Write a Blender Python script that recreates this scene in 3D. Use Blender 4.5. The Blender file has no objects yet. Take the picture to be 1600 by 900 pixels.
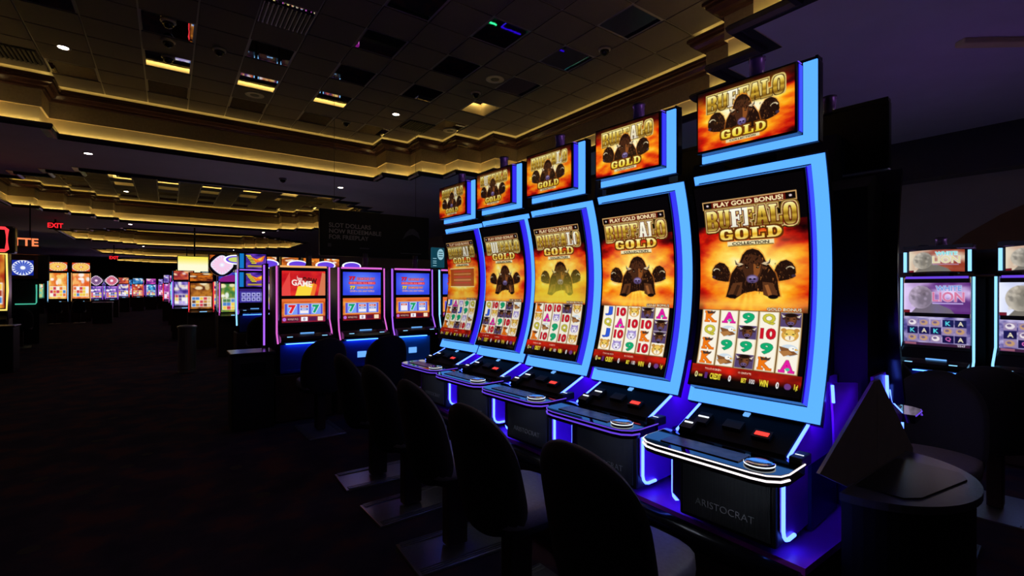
import bpy, bmesh, math, random
import numpy as np
from mathutils import Vector, Matrix

S = bpy.context.scene
COL = S.collection
R = math.radians

# ------------------------------------------------------------------ camera
cam_d = bpy.data.cameras.new('camera')
cam = bpy.data.objects.new('camera', cam_d)
COL.objects.link(cam)
cam.location = (0, 0, 1.65)
cam.rotation_euler = (R(90), 0, R(-35.97))
cam_d.sensor_width = 36
cam_d.lens = 16.65
cam_d.clip_start = 0.05
cam_d.clip_end = 200
S.camera = cam

# ------------------------------------------------------------------ world, exposure, light levels
w = bpy.data.worlds.new('world')
S.world = w
w.use_nodes = True
w.node_tree.nodes['Background'].inputs[0].default_value = (0.02, 0.02, 0.03, 1)
w.node_tree.nodes['Background'].inputs[1].default_value = 0.0
S.view_settings.view_transform = 'Standard'
S.view_settings.look = 'None'
S.view_settings.exposure = 0.0
S.view_settings.gamma = 1.0
S.cycles.use_denoising = True
S.cycles.max_bounces = 6
S.cycles.sample_clamp_indirect = 4.0
COVE_LOW, COVE_HIGH = 16.0, 7.5        # gold cove lamps: lower trough, upper trough
STRIP = 1.5                          # wide blue light strips of the curved machines
LINE = 6.0                            # thin blue light lines
DOWN = 38.0                           # downlight lenses


def lin(c):
    c = c / 255.0
    return c / 12.92 if c <= 0.04045 else ((c + 0.055) / 1.055) ** 2.4


def C(r, g, b):
    return (lin(r), lin(g), lin(b), 1.0)


# ------------------------------------------------------------------ materials
def mat(name, col, rough=0.5, metal=0.0, spec=0.5, grain=0.0, scale=40.0, bump=0.0, kind='noise'):
    m = bpy.data.materials.new(name)
    m.use_nodes = True
    nt = m.node_tree
    b = nt.nodes['Principled BSDF']
    b.inputs['Roughness'].default_value = rough
    b.inputs['Metallic'].default_value = metal
    b.inputs['Specular IOR Level'].default_value = spec
    b.inputs['Base Color'].default_value = col
    if grain or bump:
        tc = nt.nodes.new('ShaderNodeTexCoord')
        if kind == 'wave':
            tx = nt.nodes.new('ShaderNodeTexWave')
        else:
            tx = nt.nodes.new('ShaderNodeTexNoise')
        tx.inputs['Scale'].default_value = scale
        nt.links.new(tc.outputs['Object'], tx.inputs['Vector'])
        fac = tx.outputs[0] if kind != 'wave' else tx.outputs[1]
        if grain:
            mx = nt.nodes.new('ShaderNodeMix')
            mx.data_type = 'RGBA'
            mx.inputs[6].default_value = tuple(x * (1 - grain) for x in col[:3]) + (1,)
            mx.inputs[7].default_value = tuple(min(1, x * (1 + grain)) for x in col[:3]) + (1,)
            nt.links.new(fac, mx.inputs[0])
            nt.links.new(mx.outputs[2], b.inputs['Base Color'])
        if bump:
            bp = nt.nodes.new('ShaderNodeBump')
            bp.inputs['Strength'].default_value = bump
            bp.inputs['Distance'].default_value = 0.01
            nt.links.new(fac, bp.inputs['Height'])
            nt.links.new(bp.outputs[0], b.inputs['Normal'])
    return m


def emi(name, col, strength, sample=True):
    m = bpy.data.materials.new(name)
    m.use_nodes = True
    b = m.node_tree.nodes['Principled BSDF']
    b.inputs['Base Color'].default_value = (0.02, 0.02, 0.02, 1)
    b.inputs['Roughness'].default_value = 0.3
    b.inputs['Emission Color'].default_value = col
    b.inputs['Emission Strength'].default_value = strength
    if not sample:
        m.cycles.emission_sampling = 'NONE'
    return m


def screen_mat(name, strength):
    m = bpy.data.materials.new(name)
    m.use_nodes = True
    nt = m.node_tree
    b = nt.nodes['Principled BSDF']
    b.inputs['Base Color'].default_value = (0.004, 0.004, 0.004, 1)
    b.inputs['Roughness'].default_value = 0.08
    b.inputs['Specular IOR Level'].default_value = 0.35
    at = nt.nodes.new('ShaderNodeVertexColor')
    at.layer_name = 'Col'
    nt.links.new(at.outputs['Color'], b.inputs['Emission Color'])
    b.inputs['Emission Strength'].default_value = strength
    m.cycles.emission_sampling = 'NONE'
    return m


def carpet_mat():
    m = bpy.data.materials.new('patterned_carpet')
    m.use_nodes = True
    nt = m.node_tree
    b = nt.nodes['Principled BSDF']
    b.inputs['Roughness'].default_value = 0.95
    b.inputs['Specular IOR Level'].default_value = 0.1
    tc = nt.nodes.new('ShaderNodeTexCoord')
    vo = nt.nodes.new('ShaderNodeTexVoronoi')
    vo.inputs['Scale'].default_value = 2.2
    n1 = nt.nodes.new('ShaderNodeTexNoise')
    n1.inputs['Scale'].default_value = 3.0
    n1.inputs['Detail'].default_value = 4
    r1 = nt.nodes.new('ShaderNodeValToRGB')
    e = r1.color_ramp.elements
    e[0].position = 0.35; e[0].color = (0.030, 0.026, 0.050, 1)
    e[1].position = 0.62; e[1].color = (0.10, 0.040, 0.048, 1)
    x = e.new(0.5); x.color = (0.05, 0.035, 0.06, 1)
    mx = nt.nodes.new('ShaderNodeMix'); mx.data_type = 'RGBA'
    mx.inputs[7].default_value = (0.07, 0.055, 0.05, 1)
    nt.links.new(tc.outputs['Object'], vo.inputs['Vector'])
    nt.links.new(tc.outputs['Object'], n1.inputs['Vector'])
    nt.links.new(n1.outputs[0], r1.inputs[0])
    nt.links.new(r1.outputs[0], mx.inputs[6])
    th = nt.nodes.new('ShaderNodeMath'); th.operation = 'LESS_THAN'; th.inputs[1].default_value = 0.12
    nt.links.new(vo.outputs['Distance'], th.inputs[0])
    nt.links.new(th.outputs[0], mx.inputs[0])
    nt.links.new(mx.outputs[2], b.inputs['Base Color'])
    return m


M = {}
M['carpet'] = carpet_mat()
M['ceil'] = mat('painted_ceiling', (0.64, 0.60, 0.80, 1), 0.8, grain=0.08, scale=3)
M['tile'] = mat('ceiling_tile_board', (0.12, 0.10, 0.098, 1), 0.85, grain=0.12, scale=60)
M['grid'] = mat('ceiling_grid_bar', (0.36, 0.33, 0.32, 1), 0.5, grain=0.05, scale=30)
M['mirror'] = mat('mirror_glass', (0.62, 0.62, 0.66, 1), 0.02, 1.0, bump=0.02, scale=6)
M['cove'] = mat('cove_gold_paint', (0.75, 0.62, 0.36, 1), 0.6, grain=0.06, scale=5)
M['frieze'] = mat('frieze_olive_paint', (0.26, 0.20, 0.12, 1), 0.7, grain=0.25, scale=25)
M['wood'] = mat('polished_dark_wood', (0.06, 0.026, 0.022, 1), 0.2, grain=0.2, scale=5)
M['lip'] = mat('cove_lip_paint', (0.035, 0.03, 0.05, 1), 0.25, grain=0.1, scale=8)
M['wall'] = mat('dark_wall_paint', (0.06, 0.045, 0.048, 1), 0.8, grain=0.15, scale=4)
M['brown_wall'] = mat('brown_wall_panel', (0.20, 0.09, 0.045, 1), 0.7, grain=0.2, scale=4)
M['black'] = mat('black_gloss_plastic', (0.006, 0.006, 0.008, 1), 0.22, grain=0.1, scale=30)
M['matt'] = mat('black_matt_plastic', (0.008, 0.008, 0.010, 1), 0.6, grain=0.2, scale=60)
M['deck'] = mat('black_mirror_glass', (0.003, 0.003, 0.005, 1), 0.04, spec=0.45, grain=0.05, scale=8)
M['violet'] = mat('violet_side_panel', (0.55, 0.05, 0.95, 1), 0.38, grain=0.1, scale=5)
M['tray'] = mat('violet_tray_paint', (0.55, 0.05, 0.95, 1), 0.35, grain=0.1, scale=5)
M['mesh'] = mat('perforated_black_panel', (0.06, 0.063, 0.066, 1), 0.42, bump=1.0, grain=0.5, scale=70, kind='wave')
M['fabric'] = mat('black_upholstery', (0.014, 0.013, 0.018, 1), 0.75, grain=0.3, scale=120, bump=0.15)
M['seat'] = mat('dark_blue_grey_vinyl', (0.24, 0.21, 0.28, 1), 0.5, grain=0.2, scale=60, bump=0.1)
M['post'] = mat('brown_post_metal', (0.05, 0.028, 0.018, 1), 0.5, metal=0.3, grain=0.2, scale=20)
M['steel'] = mat('brushed_steel', (0.55, 0.53, 0.50, 1), 0.35, 0.9, grain=0.15, scale=50)
M['chrome'] = mat('chrome', (0.7, 0.7, 0.72, 1), 0.12, 1.0, grain=0.04, scale=20)
M['stand'] = mat('brown_laminate', (0.07, 0.035, 0.02, 1), 0.6, grain=0.35, scale=12)
M['fair'] = mat('dark_taupe_panel', (0.52, 0.43, 0.38, 1), 0.6, grain=0.15, scale=10)
M['counter'] = mat('glossy_counter_rim', (0.10, 0.09, 0.11, 1), 0.22, spec=0.8, grain=0.2, scale=10)
M['clear'] = mat('clear_lamp_plastic', (0.07, 0.06, 0.075, 1), 0.2, grain=0.1, scale=40)
M['logo'] = mat('grey_logo_print', (0.45, 0.45, 0.47, 1), 0.4, grain=0.05, scale=30)
M['signface'] = mat('unlit_sign_face', (0.010, 0.009, 0.012, 1), 0.45, grain=0.2, scale=6)
M['signtext'] = mat('grey_sign_print', (0.60, 0.56, 0.64, 1), 0.5, grain=0.1, scale=30)
M['teal'] = emi('teal_sign_face', C(14, 66, 82), 0.9, False)
M['tealtext'] = emi('pale_sign_print', C(150, 200, 215), 0.9, False)
M['strip'] = emi('blue_light_strip', (0.078, 0.315, 1.0, 1), STRIP)
M['edge'] = emi('deep_blue_glow', C(48, 6, 232), 1.0)
M['line'] = emi('blue_light_line', (0.06, 0.13, 1.0, 1), LINE)
M['violetline'] = emi('violet_light_line', (0.16, 0.06, 0.85, 1), 0.9)
M['whiteline'] = emi('white_light_line', (1.0, 0.86, 0.90, 1), 1.5)
M['redlamp'] = emi('red_lamp', (1.0, 0.04, 0.03, 1), 1.6)
M['whitelamp'] = emi('white_lamp', (0.85, 0.92, 1.0, 1), 1.2)
M['cyanlamp'] = emi('cyan_lamp', (0.15, 0.42, 0.95, 1), 1.1)
M['covelow'] = emi('gold_cove_lamp', (1.0, 0.75, 0.25, 1), COVE_LOW)
M['covehigh'] = emi('gold_cove_lamp_upper', (1.0, 0.66, 0.14, 1), COVE_HIGH)
M['down'] = emi('downlight_lens', (1.0, 0.88, 0.74, 1), DOWN)
M['screen'] = screen_mat('lit_screen', 1.0)
M['green'] = emi('green_light_line', (0.03, 0.9, 0.25, 1), 3.0)
M['purple'] = emi('purple_light_line', (0.40, 0.12, 0.95, 1), 1.2)
M['pink'] = emi('pink_light_line', (0.85, 0.16, 0.75, 1), 0.9)
M['red'] = emi('red_light_line', (1.0, 0.04, 0.05, 1), 1.4)
M['gold'] = emi('yellow_light_line', (1.0, 0.72, 0.15, 1), 1.2)
M['cyan'] = emi('cyan_light_line', (0.25, 0.60, 1.0, 1), 1.5)
M['mint'] = emi('mint_light_line', (0.08, 0.6, 0.4, 1), 0.8)
M['orange'] = emi('warm_light_bar', (1.0, 0.50, 0.16, 1), 0.9)
M['bluepanel'] = mat('blue_door_panel', (0.03, 0.10, 0.85, 1), 0.35, grain=0.1, scale=6)
M['cyanpanel'] = mat('cyan_blue_door_panel', (0.02, 0.42, 0.90, 1), 0.35, grain=0.1, scale=6)
M['yellowoval'] = emi('pale_green_oval', C(215, 230, 120), 0.9)
M['magentaarch'] = emi('magenta_arch', C(150, 30, 140), 0.8)
M['doorlamp'] = emi('blue_door_lamp', (0.06, 0.22, 1.0, 1), 5.0)
M['under'] = emi('white_under_lamp', (0.75, 0.82, 1.0, 1), 28.0)
M['halo'] = emi('violet_top_fill', (0.52, 0.21, 0.86, 1), 10.0)  # added upward fill, tints the ceiling over the curved rows
M['halofar'] = emi('violet_top_fill_wide', (0.52, 0.26, 0.85, 1), 6.0)  # added upward fill on the stone-lion toppers
M['glow'] = emi('violet_back_lamp', (0.11, 0.01, 1.0, 1), 9.0)  # added hidden fill for the violet side panels
M['glowdim'] = emi('violet_fairing_fill', (0.10, 0.01, 1.0, 1), 2.2)  # added hidden fill behind the end gable
M['console'] = mat('black_console_plastic', (0.003, 0.003, 0.005, 1), 0.5, spec=0.06, grain=0.1, scale=30)
M['taupe_wall'] = mat('taupe_wall_paint', (0.34, 0.28, 0.30, 1), 0.8, grain=0.1, scale=3)
M['redwood'] = mat('red_brown_wood', (0.22, 0.06, 0.03, 1), 0.4, grain=0.3, scale=10)
M['yellowscreen'] = emi('pale_yellow_screen', (1.0, 0.97, 0.55, 1), 1.3)
M['exitred'] = emi('red_exit_letters', (1.0, 0.02, 0.03, 1), 1.1)
M['neonorange'] = emi('orange_neon_letters', (1.0, 0.22, 0.08, 1), 1.2)


# ------------------------------------------------------------------ mesh helpers
class MB:
    def __init__(s):
        s.v, s.f, s.m = [], [], []

    def add(s, vs, fs, mi=0):
        o = len(s.v)
        s.v += [tuple(p) for p in vs]
        s.f += [tuple(o + i for i in f) for f in fs]
        s.m += [mi] * len(fs)
        return s

    def box(s, x0, x1, y0, y1, z0, z1, mi=0):
        return s.add([(x0, y0, z0), (x1, y0, z0), (x1, y1, z0), (x0, y1, z0), (x0, y0, z1), (x1, y0, z1), (x1, y1, z1), (x0, y1, z1)],
                     [(0, 3, 2, 1), (4, 5, 6, 7), (0, 1, 5, 4), (1, 2, 6, 5), (2, 3, 7, 6), (3, 0, 4, 7)], mi)

    def rbox(s, x0, x1, y0, y1, z0, z1, b=0.01, mi=0):
        # box with chamfered vertical and horizontal edges
        bm = bmesh.new()
        bmesh.ops.create_cube(bm, size=1.0)
        for v in bm.verts:
            v.co = Vector(((x0 + x1) / 2 + v.co.x * (x1 - x0), (y0 + y1) / 2 + v.co.y * (y1 - y0), (z0 + z1) / 2 + v.co.z * (z1 - z0)))
        bmesh.ops.bevel(bm, geom=bm.edges[:], offset=b, segments=2, profile=0.6, affect='EDGES')
        bm.verts.index_update()
        s.add([v.co[:] for v in bm.verts], [[v.index for v in f.verts] for f in bm.faces], mi)
        bm.free()
        return s

    def prism(s, pts, a0, a1, axis='z', mi=0):
        # polygon extruded along an axis; pts are the two other coordinates in order
        def P(p, a):
            if axis == 'z':
                return (p[0], p[1], a)
            if axis == 'x':
                return (a, p[0], p[1])
            return (p[0], a, p[1])
        n = len(pts)
        vs = [P(p, a0) for p in pts] + [P(p, a1) for p in pts]
        fs = [tuple(range(n))[::-1], tuple(range(n, 2 * n))]
        for i in range(n):
            j = (i + 1) % n
            fs.append((i, j, n + j, n + i))
        return s.add(vs, fs, mi)

    def lathe(s, prof, n=20, cx=0, cy=0, mi=0, sx=1.0, sy=1.0):
        vs, fs = [], []
        for r, z in prof:
            for i in range(n):
                a = 2 * math.pi * i / n
                vs.append((cx + r * sx * math.cos(a), cy + r * sy * math.sin(a), z))
        for k in range(len(prof) - 1):
            for i in range(n):
                j = (i + 1) % n
                fs.append((k * n + i, k * n + j, (k + 1) * n + j, (k + 1) * n + i))
        fs.append(tuple(range(n))[::-1])
        fs.append(tuple((len(prof) - 1) * n + i for i in range(n)))
        return s.add(vs, fs, mi)

    def tube(s, path, r, n=8, closed=False, mi=0):
        path = [Vector(p) for p in path]
        m = len(path)
        vs, fs = [], []
        for k, p in enumerate(path):
            a = path[(k - 1) % m] if (closed or k > 0) else p
            b = path[(k + 1) % m] if (closed or k < m - 1) else p
            t = (b - a).normalized()
            u = t.cross(Vector((0, 0, 1)))
            if u.length < 1e-3:
                u = t.cross(Vector((0, 1, 0)))
            u.normalize()
            v = t.cross(u)
            for i in range(n):
                an = 2 * math.pi * i / n
                vs.append(tuple(p + u * (r * math.cos(an)) + v * (r * math.sin(an))))
        for k in range(m if closed else m - 1):
            k2 = (k + 1) % m
            for i in range(n):
                j = (i + 1) % n
                fs.append((k * n + i, k * n + j, k2 * n + j, k2 * n + i))
        if not closed:
            fs.append(tuple(range(n))[::-1])
            fs.append(tuple((m - 1) * n + i for i in range(n)))
        return s.add(vs, fs, mi)

    def disc(s, cx, cz, y, rx, rz, n=28, thick=0.01, mi=0):
        pts = [(cx + rx * math.cos(2 * math.pi * i / n), cz + rz * math.sin(2 * math.pi * i / n)) for i in range(n)]
        return s.prism(pts, y, y + thick, 'y', mi)

    def build(s, name, mats, parent=None, off=(0, 0, 0), smooth=False, sub=0):
        me = bpy.data.meshes.new(name)
        vs = [(x - off[0], y - off[1], z - off[2]) for x, y, z in s.v]
        me.from_pydata(vs, [], s.f)
        if not isinstance(mats, (list, tuple)):
            mats = [mats]
        for m in mats:
            me.materials.append(m)
        if len(mats) > 1:
            me.polygons.foreach_set('material_index', s.m)
        bm = bmesh.new()
        bm.from_mesh(me)
        bmesh.ops.recalc_face_normals(bm, faces=bm.faces[:])
        bm.to_mesh(me)
        bm.free()
        if smooth:
            me.polygons.foreach_set('use_smooth', [True] * len(me.polygons))
        o = bpy.data.objects.new(name, me)
        COL.objects.link(o)
        o.parent = parent
        if sub:
            md = o.modifiers.new('sub', 'SUBSURF')
            md.levels = md.render_levels = sub
        return o


def tag(o, label=None, cat=None, group=None, kind=None):
    if label: o['label'] = label
    if cat: o['category'] = cat
    if group: o['group'] = group
    if kind: o['kind'] = kind
    return o


def thing(name, label, cat, loc=(0, 0, 0), rz=0.0, group=None):
    o = bpy.data.objects.new(name, None)
    o.empty_display_size = 0.1
    COL.objects.link(o)
    o.location = loc
    o.rotation_euler = (0, 0, rz)
    return tag(o, label, cat, group)


def kids(o):
    return [c for c in bpy.data.objects if c.parent == o]


def dup(root, loc, rz, label=None, group=None):
    r = root.copy()
    COL.objects.link(r)
    r.location = loc
    r.rotation_euler = (0, 0, rz)
    if label: r['label'] = label
    if group: r['group'] = group
    for ch in kids(root):
        c = ch.copy()
        COL.objects.link(c)
        c.parent = r
        for g in kids(ch):
            d = g.copy()
            COL.objects.link(d)
            d.parent = c
    return r


def text_part(body, name, m, parent, size, loc, rot, depth=0.002, align='CENTER', bold=0.0):
    cu = bpy.data.curves.new('lettering', 'FONT')
    cu.body = body
    cu.size = size
    cu.extrude = depth
    cu.offset = bold
    cu.align_x = align
    cu.align_y = 'CENTER'
    cu.resolution_u = 3
    tmp = bpy.data.objects.new('lettering', cu)
    COL.objects.link(tmp)
    dg = bpy.context.evaluated_depsgraph_get()
    me = bpy.data.meshes.new_from_object(tmp.evaluated_get(dg))
    bpy.data.objects.remove(tmp)
    bpy.data.curves.remove(cu)
    me.materials.clear()
    me.materials.append(m)
    me.name = name
    o = bpy.data.objects.new(name, me)
    COL.objects.link(o)
    o.parent = parent
    o.location = loc
    o.rotation_euler = rot
    return o
# ------------------------------------------------------------------ pictures shown on the lit screens (colours per mesh vertex)
_tri = {}


def text_tris(body, bold):
    key = (body, bold)
    if key in _tri:
        return _tri[key]
    cu = bpy.data.curves.new('glyphs', 'FONT')
    cu.body = body
    cu.offset = bold
    cu.resolution_u = 3
    tmp = bpy.data.objects.new('glyphs', cu)
    COL.objects.link(tmp)
    dg = bpy.context.evaluated_depsgraph_get()
    me = bpy.data.meshes.new_from_object(tmp.evaluated_get(dg))
    bpy.data.objects.remove(tmp)
    bpy.data.curves.remove(cu)
    me.calc_loop_triangles()
    co = np.array([v.co[:2] for v in me.vertices])
    ts = np.array([t.vertices[:] for t in me.loop_triangles])
    bpy.data.meshes.remove(me)
    lo, hi = co.min(0), co.max(0)
    co = (co - lo) / (hi - lo)
    co[:, 1] = 1 - co[:, 1]
    _tri[key] = co[ts]
    return _tri[key]


def fbm(h, w, fy, fx, seed, octs=3):
    rs = np.random.RandomState(seed)
    out = np.zeros((h, w))
    amp, tot = 1.0, 0.0
    for _ in range(octs):
        gy, gx = int(fy) + 2, int(fx) + 2
        g = rs.rand(gy, gx)
        y = np.linspace(0, fy, h, endpoint=False)
        x = np.linspace(0, fx, w, endpoint=False)
        yi, xi = y.astype(int), x.astype(int)
        yf, xf = (y - yi)[:, None], (x - xi)[None]
        yf, xf = yf * yf * (3 - 2 * yf), xf * xf * (3 - 2 * xf)
        a = g[np.ix_(yi, xi)] * (1 - xf) + g[np.ix_(yi, xi + 1)] * xf
        b = g[np.ix_(yi + 1, xi)] * (1 - xf) + g[np.ix_(yi + 1, xi + 1)] * xf
        out += amp * (a * (1 - yf) + b * yf)
        tot += amp
        amp *= 0.5
        fy *= 2
        fx *= 2
    return out / tot


class Cv:
    def __init__(s, gw, gh, bg=(0, 0, 0), ss=2):
        s.ss = ss
        s.gw, s.gh = gw, gh
        s.w, s.h = gw * ss, gh * ss
        s.a = np.zeros((s.h, s.w, 3))
        s.a[:] = bg

    def box(s, u0, v0, u1, v1):
        return (max(0, int(u0 * s.w) - 1), max(0, int(v0 * s.h) - 1), min(s.w, int(math.ceil(u1 * s.w)) + 1), min(s.h, int(math.ceil(v1 * s.h)) + 1))

    def put(s, mask, col, b, al=1.0):
        x0, y0, x1, y1 = b
        sub = s.a[y0:y1, x0:x1]
        m = (mask * al)[..., None]
        sub += (np.asarray(col, float) - sub) * m

    def uv(s, b):
        x0, y0, x1, y1 = b
        return np.meshgrid((np.arange(x0, x1) + 0.5) / s.w, (np.arange(y0, y1) + 0.5) / s.h)

    def rect(s, u0, v0, u1, v1, col, al=1.0):
        b = s.box(u0, v0, u1, v1)
        if b[2] <= b[0] or b[3] <= b[1]: return
        u, v = s.uv(b)
        s.put(((u >= u0) & (u < u1) & (v >= v0) & (v < v1)).astype(float), col, b, al)

    def ell(s, cu, cv, ru, rv, col, al=1.0, soft=0.0, ring=0.0):
        k = 1 + soft
        b = s.box(cu - ru * k, cv - rv * k, cu + ru * k, cv + rv * k)
        if b[2] <= b[0] or b[3] <= b[1]: return
        u, v = s.uv(b)
        r = np.sqrt(((u - cu) / ru) ** 2 + ((v - cv) / rv) ** 2)
        m = np.clip((1 + soft - r) / (2 * soft), 0, 1) if soft else (r < 1).astype(float)
        if ring: m = m * (r > ring)
        s.put(m, col, b, al)

    def poly(s, pts, col, al=1.0):
        P = np.asarray(pts, float)
        b = s.box(P[:, 0].min(), P[:, 1].min(), P[:, 0].max(), P[:, 1].max())
        if b[2] <= b[0] or b[3] <= b[1]: return
        u, v = s.uv(b)
        ins = np.zeros(u.shape, bool)
        n = len(P)
        for i in range(n):
            x1, y1 = P[i]
            x2, y2 = P[(i + 1) % n]
            if y1 == y2: continue
            c = ((y1 > v) != (y2 > v)) & (u < (x2 - x1) * (v - y1) / (y2 - y1) + x1)
            ins ^= c
        s.put(ins.astype(float), col, b, al)

    def tmask(s, body, u0, v0, u1, v1, bold=0.02, skew=0.0):
        # mask over whole box with one pixel margin
        b = s.box(u0 - 0.02, v0 - 0.02, u1 + 0.02, v1 + 0.02)
        W, H = b[2] - b[0], b[3] - b[1]
        m = np.zeros((max(H, 1), max(W, 1)))
        if W <= 0 or H <= 0: return m, b
        T = text_tris(body, bold)
        X = (u0 + T[..., 0] * (u1 - u0)) * s.w - b[0]
        Y = (v0 + T[..., 1] * (v1 - v0) + skew * (T[..., 0] - 0.5) * (v1 - v0)) * s.h - b[1]
        for (xa, xb, xc), (ya, yb, yc) in zip(X, Y):
            d = (xb - xa) * (yc - ya) - (xc - xa) * (yb - ya)
            if abs(d) < 1e-9: continue
            i0, i1 = max(0, int(min(xa, xb, xc)) - 1), min(W, int(max(xa, xb, xc)) + 2)
            j0, j1 = max(0, int(min(ya, yb, yc)) - 1), min(H, int(max(ya, yb, yc)) + 2)
            if i1 <= i0 or j1 <= j0: continue
            px = np.arange(i0, i1) + 0.5
            py = (np.arange(j0, j1) + 0.5)[:, None]
            l1 = ((xb - px) * (yc - py) - (xc - px) * (yb - py)) / d
            l2 = ((xc - px) * (ya - py) - (xa - px) * (yc - py)) / d
            m[j0:j1, i0:i1][(l1 >= -1e-6) & (l2 >= -1e-6) & (l1 + l2 <= 1 + 1e-6)] = 1
        return m, b

    def text(s, body, u0, v0, u1, v1, col, bold=0.02, out=None, ow=1, grad=None, skew=0.0):
        m, b = s.tmask(body, u0, v0, u1, v1, bold, skew)
        s.stamp(m, b, col, out, ow, grad)

    def stamp(s, m, b, col, out=None, ow=1, grad=None):
        if out is not None:
            s.put(dilate(m, ow), out, b)
        if grad is not None:
            ys = np.where(m.max(1) > 0)[0]
            if len(ys):
                t = np.clip((np.arange(m.shape[0]) - ys[0]) / max(1, ys[-1] - ys[0]), 0, 1)
                xs = [g[0] for g in grad]
                c = np.stack([np.interp(t, xs, [g[1][k] for g in grad]) for k in range(3)], -1)[:, None, :]
                x0, y0, x1, y1 = b
                sub = s.a[y0:y1, x0:x1]
                sub += (c - sub) * m[..., None]
            return
        s.put(m, col, b)

    def grid(s):
        a = s.a.reshape(s.gh, s.ss, s.gw, s.ss, 3).mean((1, 3))
        a = np.clip(a, 0, 255) / 255.0
        return np.where(a <= 0.04045, a / 12.92, ((a + 0.055) / 1.055) ** 2.4)


def dilate(m, k):
    k = int(max(1, k))
    o = m.copy()
    for _ in range(k):
        p = o.copy()
        p[1:] = np.maximum(p[1:], o[:-1]); p[:-1] = np.maximum(p[:-1], o[1:])
        q = p.copy()
        q[:, 1:] = np.maximum(q[:, 1:], p[:, :-1]); q[:, :-1] = np.maximum(q[:, :-1], p[:, 1:])
        o = q
    return o


# western slab letters: list of (+1/-1, kind, numbers) in a unit cell, y down
GLY = {
    'B': [(1, 'r', .02, 0, .62, 1), (1, 'e', .62, .26, .34, .26), (1, 'e', .62, .73, .37, .27), (-1, 'r', .40, .13, .60, .41), (-1, 'r', .40, .57, .62, .87), (-1, 'e', .90, .49, .10, .05)],
    'U': [(1, 'r', .08, 0, .42, .8), (1, 'r', .62, 0, .94, .8), (1, 'e', .51, .76, .43, .24), (-1, 'r', .42, 0, .62, .8), (-1, 'e', .52, .78, .1, .08), (1, 'r', 0, 0, .48, .09), (1, 'r', .56, 0, 1, .09)],
    'F': [(1, 'r', .12, 0, .46, 1), (1, 'r', 0, 0, .96, .12), (1, 'r', .78, 0, .96, .34), (1, 'r', .46, .42, .72, .56), (1, 'r', .64, .34, .76, .64), (1, 'r', 0, .9, .6, 1)],
    'A': [(1, 'p', .30, 0, .70, 0, .96, 1, .60, 1, .50, .22, .40, 1, .04, 1), (1, 'r', .3, .6, .7, .74), (1, 'r', 0, .9, .44, 1), (1, 'r', .56, .9, 1, 1)],
    'L': [(1, 'r', .12, 0, .46, 1), (1, 'r', 0, 0, .6, .1), (1, 'r', 0, .87, .97, 1), (1, 'r', .78, .6, .97, 1)],
    'O': [(1, 's', .5, .5, .48, .5), (-1, 's', .5, .5, .13, .36)],
    'G': [(1, 's', .5, .5, .48, .5), (-1, 's', .5, .5, .17, .33), (-1, 'r', .55, .33, 1, .5), (1, 'r', .5, .5, 1, .62), (1, 'r', .66, .5, .94, .98), (1, 'r', .74, .04, .9, .34)],
    'D': [(1, 'r', .08, 0, .5, 1), (1, 'e', .46, .5, .52, .5), (-1, 'r', -.1, .02, .08, .98), (-1, 'e', .50, .5, .19, .36), (1, 'r', 0, 0, .5, .13), (1, 'r', 0, .87, .5, 1), (1, 'r', .08, 0, .36, 1)],
}


def slab(cv, word, u0, v0, u1, v1, arch=0.0, gap=0.04, skew=0.0):
    b = cv.box(u0 - 0.03, v0 - 0.03, u1 + 0.03, v1 + 0.03)
    u, v = cv.uv(b)
    out = np.zeros(u.shape)
    n = len(word)
    cw = (u1 - u0) / n
    for i, ch in enumerate(word):
        a0, a1 = u0 + i * cw + gap * cw / 2, u0 + (i + 1) * cw - gap * cw / 2
        t = (i - (n - 1) / 2) / ((n - 1) / 2)
        grow = arch * abs(t) * (v1 - v0)
        x = (u - a0) / (a1 - a0)
        y = (v - v0 + grow * 0.0) / (v1 - v0 + grow)
        m = np.zeros(u.shape)
        for op in GLY[ch]:
            sg, k, p = op[0], op[1], op[2:]
            if k == 'r':
                h = (x >= p[0]) & (x <= p[2]) & (y >= p[1]) & (y <= p[3])
            elif k == 'e':
                h = ((x - p[0]) / p[2]) ** 2 + ((y - p[1]) / p[3]) ** 2 < 1
            elif k == 's':
                h = np.abs((x - p[0]) / p[2]) ** 3 + np.abs((y - p[1]) / p[3]) ** 3 < 1
            else:
                h = np.zeros(u.shape, bool)
                q = [(p[j], p[j + 1]) for j in range(0, len(p), 2)]
                for j in range(len(q)):
                    (xa, ya), (xb, yb) = q[j], q[(j + 1) % len(q)]
                    if ya == yb: continue
                    h ^= ((ya > y) != (yb > y)) & (x < (xb - xa) * (y - ya) / (yb - ya) + xa)
            m = np.where(h, 1.0 if sg > 0 else 0.0, m)
        out = np.maximum(out, m * ((x > -0.02) & (x < 1.02)))
    return out, b


GOLDG = [(0, (250, 240, 170)), (.3, (226, 190, 70)), (.5, (150, 110, 25)), (.62, (205, 165, 55)), (.85, (120, 82, 18)), (1, (215, 185, 95))]
GOLDG2 = [(0, (255, 250, 190)), (.45, (248, 214, 90)), (.6, (226, 170, 40)), (1, (250, 222, 120))]


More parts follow.
